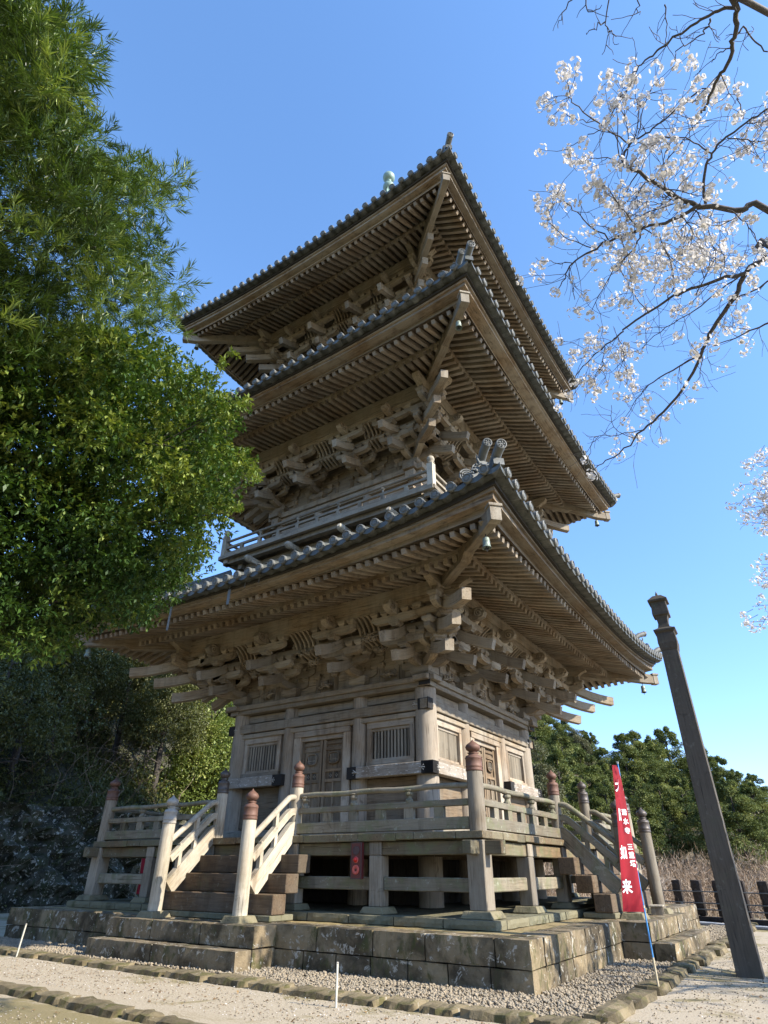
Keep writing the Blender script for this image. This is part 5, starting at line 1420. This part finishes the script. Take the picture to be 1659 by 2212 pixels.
# ---- right: hill with cedars, brown thicket
def right_h(X, Y):
    # hill rising beyond the thicket, highest to the left
    vx, vy = X-CAM.x, Y-CAM.y; d_ = np.hypot(vx, vy); ang = np.arctan2(vx, vy)      # angle from +Y, positive to the right
    prof = np.clip((d_-44)/60, 0, 1.6)*(14 - 17*np.clip(ang+.33, 0, .5)/.5 + 3)
    return -1.2 + prof + .5*np.sin(X*.3)+.5*np.cos(Y*.23) - 4*np.clip((44-d_)/10, 0, 1)
heightfield('far_hill', (-90, 75), (18, 150), 110, 90, right_h, M['hillr'], 'low hill beyond the fence on the right')
g = np.random.default_rng(33); k = 0
cl = [  # image column, distance, height of the top in the image
 (1120,62,1585),(1160,70,1600),(1190,86,1552),(1215,88,1548),(1250,80,1592),(1285,90,1590),(1320,96,1610),(1345,92,1640),(1375,84,1668),(1170,52,1640),(1235,60,1660),(1290,64,1660),(1340,66,1690),
 (1395,78,1618),(1425,80,1612),(1460,84,1622),(1500,88,1600),(1540,90,1660),(1572,84,1640),(1610,80,1668),(1645,78,1700),(1680,76,1712),(1410,60,1720),(1460,62,1715),(1510,64,1725),(1565,60,1730),(1620,60,1735),(1670,62,1735),(1140,58,1690),(1210,54,1730),(1275,56,1735),(1335,56,1740),
 (1205,100,1560),(1265,104,1575),(1308,108,1600),(1440,96,1630),(1485,98,1640),(1600,98,1690)]
ORD = ['first','second','third','fourth','fifth','sixth','seventh','eighth','ninth','tenth','eleventh','twelfth','thirteenth','fourteenth','fifteenth','sixteenth','seventeenth','eighteenth']
names = {6:'low rounded cedar at the dip in the ridge behind the banner', 1:'grey green loose tree right of the pagoda wall', 5:'grey green loose tree behind the upper part of the banner', 9:'grey green loose tree low beside the stairs', 0:'cedar showing just right of the pagoda wall, close beside it', 3:'tallest cedar on the ridge right of the pagoda', 16:'tall dark cedar just left of the wooden post', 18:'cedar with a thin ragged top right of the wooden post', 20:'cedar at the right edge of the ridge'}
for i, (px, ds, ytop) in enumerate(cl):
    p = on_ray(px, ds); r_ = ray(px, ytop); ztop = CAM.z + ds*r_.z/math.hypot(r_.x, r_.y)
    zb_ = float(right_h(np.array([p.x]), np.array([p.y]))[0])-.5; p.z = zb_; hh = max(5, ztop-zb_+1.8)
    mt = 'cedar' if i not in (5, 1, 9) else 'cedarg'
    lb = names.get(i, (('dark green cedar' if mt == 'cedar' else 'grey green loose tree') + ' in the %s of the far right hill, %s from the left' % (('lowest row' if ytop > 1700 else 'ridge line' if ytop < 1625 else 'middle row'), ORD[sorted([c_[0] for c_ in cl if (c_[2] > 1700, c_[2] < 1625) == (ytop > 1700, ytop < 1625)]).index(px)])))
    key = ('c%d' % (i%5)) if mt == 'cedar' else 'cg%d' % i
    plant_tree(key, 'cedar_tree', p, hh/20, g.uniform(0,6), lb, 'tree', 'cedars on the far right hill' , 'cedar' if mt == 'cedar' else 'round', 20, 5.0 if i%2 else 6.0, 13000, .30, M[mt], 80+i%5)
# thicket of bare brown bushes beyond the fence
g = np.random.default_rng(35); V_ = []; R__ = []
nb = 9000; px = g.uniform(1080, 1800, nb); ds = g.uniform(31, 50, nb)
r_ = FW[None] + np.outer((px-829.5)/FPX, RT) - ((1879-1106)/FPX)*UP[None]; hv = r_[:,:2]/np.linalg.norm(r_[:,:2],axis=1,keepdims=True)
bx, by = CM[0]+hv[:,0]*ds, CM[1]+hv[:,1]*ds; bz = -1.5+ (ds-31)*.10
P0 = np.stack([bx,by,bz],1); d = unit(nb, g); d[:,2] = np.abs(d[:,2])+.9; d /= np.linalg.norm(d,axis=1,keepdims=True)
base, dirs, nn_, Ls, Ws, rn = [], [], [], [], [], []
Lt = g.uniform(1.4, 3.0, nb)
for s in range(6):
    seg = (Lt/6)[:,None]; base.append(P0.copy()); dirs.append(d.copy()); nn_.append(unit(nb,g)); Ls.append(seg[:,0]*1.15); Ws.append(np.full(nb, .040-.004*s)); rn.append(g.uniform(0,1,nb))
    P0 = P0+d*seg; d = d + g.normal(0,.28,(nb,3)); d /= np.linalg.norm(d,axis=1,keepdims=True)
    if s >= 2:
        dd = d + g.normal(0,.7,(nb,3)); base.append(P0.copy()); dirs.append(dd); nn_.append(unit(nb,g)); Ls.append(g.uniform(.3,.7,nb)); Ws.append(np.full(nb,.018)); rn.append(g.uniform(0,1,nb))
brush = leafmat('bare brown twigs', (.13,.09,.055), (.27,.19,.125), (.44,.37,.29), .0, .9, .1)
o = quads_leaves('thicket', np.concatenate(base), np.concatenate(dirs), np.concatenate(nn_), np.concatenate(Ls), np.concatenate(Ws), brush, np.concatenate(rn)); tag(o, 'dense thicket of bare brown bushes beyond the fence', 'thicket', kind='stuff')
# one pale bare sapling standing above the thicket
def bare_tree(root, base, h, mat, seed, spread=.5, r0=.05, depth=4):
    rd = random.Random(seed); q = MB()
    def grow(p, d, L, r_, k):
        pts = [p]; n = 4
        for i in range(n): d = (d + Vector((rd.gauss(0,.16), rd.gauss(0,.16), rd.gauss(.03,.1)))).normalized(); p = p + d*L/n; pts.append(p)
        q.tube(pts, [r_*(1-.4*i/n) for i in range(n+1)], 5)
        if k <= 0: return
        for _ in range(3):
            j = rd.choice((2,3,4)); grow(pts[j], (d + Vector((rd.gauss(0,spread), rd.gauss(0,spread), rd.gauss(.1,.3)))).normalized(), L*rd.uniform(.55,.8), r_*.6, k-1)
    grow(Vector((0,0,0)), Vector((0,0,1)), h*.35, r0, depth); q.build('branches', mat, root)
for (px_, dd_, hh, lb) in ((1427, 33, 4.6, 'pale bare sapling standing above the brown thicket'), (1585, 30.5, 3.6, 'pale bare bush behind the fence near the right edge')):
    p = on_ray(px_, dd_); p.z = -1.2; rt_ = empty('bare_sapling', p); tag(rt_, lb, 'sapling'); bare_tree(rt_, None, hh, simple('pale twig', (.36,.30,.24), .8), px_, .55, .045, 4)

# ---- cherry tree over the upper right
g = np.random.default_rng(51); rd = random.Random(5)
c4p = lambda x, y: (1097.2+x*.3386, y*.3386); c5p = lambda x, y: (1097.2+x*.3386, 658.3+y*.3386)
def P3(c, pts, d0, d1): n = len(pts)-1; return [Vector(unproj(np.array([c(*p)[0]]), np.array([c(*p)[1]]), np.array([d0+(d1-d0)*i/n]))[0]) for i, p in enumerate(pts)]
def smooth_line(pts, sub=4):
    out = []; n = len(pts)
    for i in range(n-1):
        p0, p1, p2, p3 = pts[max(i-1,0)], pts[i], pts[i+1], pts[min(i+2,n-1)]
        for j in range(sub):
            t = j/sub; out.append(.5*((2*p1)+(p2-p0)*t+(2*p0-5*p1+4*p2-p3)*t*t+(3*p1-p0-3*p2+p3)*t**3))
    return out+[pts[-1]]
T0 = Vector((15.2,-11.2,0))
br = MB(); flowers = []    # (position, count)
trunkp = smooth_line([T0, Vector((15.0,-11.3,1.6)), Vector((14.6,-11.6,3.2)), Vector((14.2,-11.9,5.0)), Vector((14.0,-12.2,6.6))])
def twig(p, d, L, r_, bloom, depth):
    n = 5; pts = [p]
    for i in range(n):
        d = (d + Vector((rd.gauss(0,.20), rd.gauss(0,.20), rd.gauss(.03,.20)))).normalized(); p = p+d*L/n; pts.append(p)
    br.tube(pts, [max(.0022, r_*(1-.6*i/n)) for i in range(n+1)], 5)
    if bloom and rd.random() < bloom*.55: flowers.append((pts[-1], rd.randint(9,15)))
    if bloom and rd.random() < bloom*.15: flowers.append((pts[3], rd.randint(5,9)))
    if depth > 0:
        for _ in range(rd.choice((1,2,2))):
            j = rd.choice((2,3,4)); dd = (d+Vector((rd.gauss(0,.6), rd.gauss(0,.6), rd.gauss(0,.6)))).normalized(); twig(pts[j], dd, L*rd.uniform(.5,.8), r_*.65, bloom, depth-1)
def branch(c, pts, d0, d1, r0, r1, ntw=8, bloom=.8, L=.45, depth=1, link=None):
    w3 = P3(c, pts, d0, d1)
    if link is not None: w3 = [link]+w3
    line = smooth_line(w3, 4); n = len(line)-1
    line = [p+Vector((rd.gauss(0,.008), rd.gauss(0,.008), rd.gauss(0,.008))) if 0 < i < n else p for i, p in enumerate(line)]
    br.tube(line, [r0+(r1-r0)*(i/n)**.8 for i in range(n+1)], 7)
    vis = line[5:] if link is not None else line
    for _ in range(ntw):
        i = rd.randint(1, len(vis)-2); t = (vis[i+1]-vis[i]).normalized()
        dd = (t*.6 + Vector((rd.gauss(0,.6), rd.gauss(0,.6), rd.gauss(0,.6)))).normalized(); twig(vis[i], dd, L*rd.uniform(.6,1.3), max(.0035, r1*.5), bloom, depth)
    if bloom: flowers.append((line[-1], 16))
    return line
tA = Vector((13.9,-13.2,7.6)); tB = trunkp[-4]; tC = trunkp[-6]
br.tube(smooth_line([trunkp[-1], Vector((13.9,-12.7,7.2)), tA]), .06, 8)
branch(c4p, [(1520,0),(1470,60),(1440,200),(1430,300),(1380,450),(1300,570),(1260,680),(1235,720)], 6.6,6.6,.026,.009,3,.1,.3, link=tA)
branch(c4p, [(1470,50),(1350,70),(1200,150),(1010,280),(900,370),(820,450),(770,510)], 6.6,6.5,.015,.004,8,.05,.30)
branch(c4p, [(1290,120),(1270,190),(1200,240),(1080,320),(1060,380)], 6.6,6.4,.008,.003,4,0,.2)
branch(c4p, [(1430,300),(1350,340),(1300,400)], 6.6,6.6,.006,.003,2,0,.18); branch(c4p, [(1440,250),(1500,180),(1560,240),(1659,330)], 6.6,6.8,.008,.005,4,0,.2)
for pts in ([(660,-60),(620,130),(640,210),(600,350)],[(620,140),(560,170),(500,210)],[(420,-40),(350,90),(320,180)],[(490,-30),(520,80),(600,30)],[(826,-40),(830,50),(840,95)],[(1000,30),(1012,150),(1005,280)],[(640,205),(690,235)]):
    branch(c4p, pts, 6.4,6.3,.006,.0025,2,0,.16,0)
lB = branch(c4p, [(1700,1358),(1500,1345),(1230,1310),(1030,1240),(900,1140),(780,1070),(730,1050)], 7.4,7.2,.036,.014,16,.85,.5,1, link=tB)
branch(c4p, [(1260,1300),(1250,1200),(1270,1050),(1300,980),(1400,870),(1560,750),(1680,690)], 7.3,7.6,.016,.008,14,.85,.42,1)
branch(c4p, [(745,1060),(750,970),(800,900),(880,850),(1000,770),(1200,590),(1300,570)], 7.2,7.0,.012,.005,12,.9,.4,1)
branch(c4p, [(780,920),(620,820),(480,710),(400,640),(390,570)], 7.2,7.0,.008,.004,9,.95,.3,1)
branch(c4p, [(560,770),(480,775),(410,745)], 7.1,7.0,.005,.003,3,.95,.2,0); branch(c4p, [(620,820),(520,860),(430,910),(380,960)], 7.1,7.0,.005,.003,5,.95,.25,0)
branch(c4p, [(800,900),(830,780),(840,640)], 7.2,7.1,.006,.003,5,.95,.25,0); branch(c4p, [(620,820),(680,700),(760,560),(780,500)], 7.1,7.0,.006,.003,6,.95,.25,0)
branch(c4p, [(830,850),(880,640),(950,520)], 7.2,7.1,.006,.003,6,.95,.25,0); branch(c4p, [(730,1050),(660,1010),(560,1010),(470,1030)], 7.1,7.0,.006,.003,4,.9,.25,0)
branch(c4p, [(1300,980),(1180,900),(1080,880),(940,880)], 7.3,7.2,.008,.004,8,.9,.35,1); branch(c4p, [(1500,760),(1480,660),(1470,560)], 7.4,7.4,.007,.003,6,.95,.25,0)
branch(c4p, [(1400,880),(1520,890),(1659,920)], 7.4,7.5,.007,.004,7,.9,.35,1); branch(c4p, [(1030,1240),(980,1100),(1000,1000),(1050,900)], 7.2,7.0,.007,.003,8,.9,.35,1)
lB6 = branch(c4p, [(1230,1310),(1050,1400),(860,1460),(640,1540),(540,1600),(400,1690),(350,1800),(300,1860)], 7.3,7.0,.020,.004,14,.85,.45,1)
branch(c4p, [(860,1460),(800,1580),(700,1690),(600,1850),(530,2000)], 7.2,7.0,.010,.003,9,.8,.35,1)
branch(c4p, [(840,1450),(760,1380),(700,1300),(620,1190),(500,1190)], 7.2,7.0,.008,.003,8,.9,.35,1)
branch(c4p, [(640,1530),(480,1400),(400,1320),(320,1250)], 7.1,7.0,.008,.003,8,.9,.3,1); branch(c4p, [(530,1580),(400,1530),(270,1430),(240,1400)], 7.1,7.0,.006,.003,6,.9,.3,1)
branch(c4p, [(420,1680),(300,1675),(215,1670)], 7.0,7.0,.005,.003,3,.8,.25,0)
for pts in ([(1030,1240),(960,1320),(900,1390)],[(1180,1320),(1260,1420),(1310,1560),(1330,1700)],[(1400,1340),(1520,1420),(1600,1560),(1659,1640)],[(900,1150),(820,1250),(760,1380)],[(860,1460),(960,1520),(1020,1640),(1060,1780)],[(1100,1380),(1180,1480),(1150,1600)],[(700,1500),(760,1620),(800,1760)]):
    branch(c4p, pts, 7.3,7.3,.007,.003,8,.9,.35,1)
lC = branch(c4p, [(1720,1590),(1640,1650),(1520,1740),(1440,1900),(1310,2100),(1240,2234),(1150,2434),(1000,2624),(860,2744),(740,2864),(600,2954),(530,3014)], 8.2,7.9,.040,.004,20,.35,.45,1, link=tC)
branch(c4p, [(1520,1740),(1350,1780),(1120,1860),(1000,1930),(760,2080),(700,2144),(560,2254),(460,2364),(420,2434)], 8.1,7.8,.022,.004,22,.8,.45,1)
branch(c4p, [(1510,1745),(1350,1850),(1200,1975),(1050,2064),(900,2174),(830,2260)], 8.1,7.9,.010,.003,12,.7,.4,1)
branch(c5p, [(1680,110),(1500,190),(1310,265)], 8.2,8.1,.012,.004,6,.5,.35,1)
branch(c5p, [(1240,290),(1050,420),(900,510),(830,600),(740,740)], 8.1,7.9,.012,.003,9,.7,.35,1); branch(c5p, [(1240,300),(1240,400),(1200,510)], 8.1,8.0,.007,.003,3,.3,.25,0)
branch(c5p, [(860,800),(700,830),(560,850),(520,960)], 7.9,7.8,.006,.003,7,0,.3,1); branch(c5p, [(800,850),(670,780),(660,640)], 7.9,7.8,.005,.003,4,0,.3,0)
branch(c4p, [(1700,1770),(1480,1890),(1440,1900)], 8.2,8.1,.010,.006,5,.7,.35,1); branch(c5p, [(560,310),(430,250),(320,230)], 7.9,7.8,.004,.0025,3,.3,.25,0)
for c, pts in ((c4p, [(1200,1880),(1250,1750),(1180,1640)]),(c4p, [(1020,1900),(1060,1800),(1020,1640),(960,1560)]),(c4p, [(900,2000),(820,1900),(760,1800),(700,1700)]),(c5p, [(700,200),(740,320),(700,440)]),(c5p,[(620,270),(600,380),(540,480)]),(c4p,[(1350,1780),(1380,1640),(1300,1520)])):
    branch(c, pts, 8.0,7.9,.007,.003,9,.85,.35,1)
ch = empty('cherry_tree', T0); tag(ch, 'cherry tree with dark twigs and white blossom reaching in from the upper right', 'tree')
br.tube(trunkp, [.20-.13*i/(len(trunkp)-1) for i in range(len(trunkp))], 12)
o = br.build('branches', M['lbark'], ch); o.location = -T0
def blossom(fl, name, root, T0, size=.022, g=g, cl=.062):
    base, dirs, nn_, L_, W_, rn = [], [], [], [], [], []
    for p, k in fl:
        p = np.array(p)
        for _ in range(k):
            ax = unit(1, g)[0]; c = p + ax*cl*g.uniform(.5,1.1) - np.array([0,0,.02]); a = np.cross(ax, unit(1,g)[0]); a /= np.linalg.norm(a); b = np.cross(ax, a); s = size*g.uniform(.8,1.2)
            for i in range(5):
                t = 2*PI*i/5; d = (a*math.cos(t)+b*math.sin(t))*.93 + ax*.36; base.append(c); dirs.append(d); nn_.append(ax); L_.append(s); W_.append(s*.95); rn.append(g.uniform(0,1))
    o = quads_leaves(name, np.array(base)-np.array(T0), np.array(dirs), np.array(nn_), np.array(L_), np.array(W_), M['petal'], np.array(rn), fold=.05, tip=.68, parent=root); return o
blossom(flowers, 'blossom', ch, T0)
# ---- second cherry further back, only its left fringe shows; its crown dapples the right side of the pagoda
br = MB(); flowers = []; T0 = Vector((16.4,-3.2,0)); rd = random.Random(9)
trunkp = smooth_line([T0, Vector((16.3,-3.3,1.5)), Vector((16.0,-3.2,3.0))]); br.tube(trunkp, [.24-.06*i/8 for i in range(len(trunkp))], 12)
for i in range(10):
    a = 2*PI*i/10+rd.uniform(-.2,.2); el = rd.uniform(.35,1.1); L = rd.uniform(2.6,3.6)
    e = trunkp[-1]+Vector((math.cos(a)*math.cos(el)*L, math.sin(a)*math.cos(el)*L, math.sin(el)*L*1.1)); mid = trunkp[-1].lerp(e,.5)+Vector((rd.gauss(0,.25),rd.gauss(0,.25),.25))
    line = smooth_line([trunkp[-1], mid, e]); br.tube(line, [.09-.075*j/(len(line)-1) for j in range(len(line))], 7)
    for _ in range(9):
        j = rd.randint(2, len(line)-1); twig(line[j], Vector((rd.gauss(0,1),rd.gauss(0,1),rd.gauss(.3,.7))).normalized(), rd.uniform(.7,1.3), .012, .95, 2)
for (x, y) in ((1640,1010),(1610,1080),(1600,1100),(1635,1060),(1650,1110),(1625,1130),(1650,1000),(1645,1230),(1625,1310),(1640,1340)):
    e = Vector(unproj(np.array([float(x)]), np.array([float(y)]), np.array([12.5]))[0]); s = e+Vector((1.6,.2,-.3)); br.tube(smooth_line([s, s.lerp(e,.5)+Vector((0,0,.08)), e]), [.012,.01,.009,.008,.007,.006,.005,.004,.003], 5)
    for _ in range(5): twig(s.lerp(e, rd.uniform(.5,1)), Vector((rd.gauss(-.3,.8),rd.gauss(0,.8),rd.gauss(0,.8))).normalized(), .3, .004, .95, 1)
for (x, y, n_) in ((1645,985,3),(1620,995,2),(1655,1020,4),(1630,1035,3),(1600,1052,2),(1594,1098,2),(1622,1070,3),(1645,1075,4),(1660,1060,3),(1640,1110,3),(1612,1108,2),(1655,1120,3),(1652,1235,2),(1640,1215,2),(1630,1250,2),(1655,1262,2),(1625,1335,3),(1645,1345,2),(1612,1322,1),(1700,1060,5),(1700,1240,4)):
    for _ in range(n_):
        e = Vector(unproj(np.array([x+rd.gauss(0,8)]), np.array([y+rd.gauss(0,8)]), np.array([12.5+rd.gauss(0,.3)]))[0]); flowers.append((e, rd.randint(10,16)))
        br.tube([e, e+Vector((rd.uniform(.05,.3), rd.gauss(0,.08), rd.gauss(.0,.1)))], [.003,.005], 5)
ch = empty('cherry_tree', T0); tag(ch, 'farther cherry tree whose dense white blossom just shows at the right edge', 'tree')
o = br.build('branches', M['lbark'], ch); o.location = -T0
blossom(flowers, 'blossom', ch, T0, .026, g, .09)

# unseen wood added behind the photographer: shades the near side of the pagoda from the open sky
g = np.random.default_rng(77)
C_, P, U, tn = shrubs_on(380, (-30, 34), (-52,-30), lambda x, y: -(y+28)*.55+g.uniform(0,9,len(x)), (1.6,2.8), 34, g, 0)
B, D, Nn, Ln, Wn, t = spray_leaves(P, U, tn, 2, 1.0, .55, .4, .5, g, .05)
o = quads_leaves('wood', B, D, Nn, Ln, Wn, M['leafd'], t, fold=.1); tag(o, 'unseen wood added behind the photographer to block sky light', 'wood', kind='stuff')

# fallen petals and a few brown leaves on the ground
g = np.random.default_rng(91)
def litter(name, n, rects, size, mat, label):
    P = []
    for a,b,c,d,w_ in rects: m = int(n*w_); P.append(np.stack([g.uniform(a,b,m), g.uniform(c,d,m), np.full(m,.012)],1))
    P = np.concatenate(P); m = len(P); D = unit(m,g); D[:,2] *= .15; Nn = np.tile([0,0,1.0],(m,1))+g.normal(0,.25,(m,3)); L_ = size*g.uniform(.7,1.3,m)
    o = quads_leaves(name, P, D, Nn, L_, L_*.7, mat, g.uniform(0,1,m), fold=.1); tag(o, label, name.replace('_',' '), kind='stuff')
litter('fallen_petals', 2600, [(-6,10,-10.8,-9.2,.45),(8.9,13,-10,4,.3),(2,9.5,-14,-12,.25)], .022, M['petal'], 'fallen white petals on the sandy ground')
litter('fallen_leaves', 900, [(-12,9,-10.8,-9.3,.4),(-8,9.5,-15,-11.9,.35),(8.9,12,-9,3,.25)], .05, leafmat('dry leaf', (.10,.06,.03), (.22,.13,.06), (.32,.22,.1), .1, .7, .2), 'dry brown leaves blown across the ground')
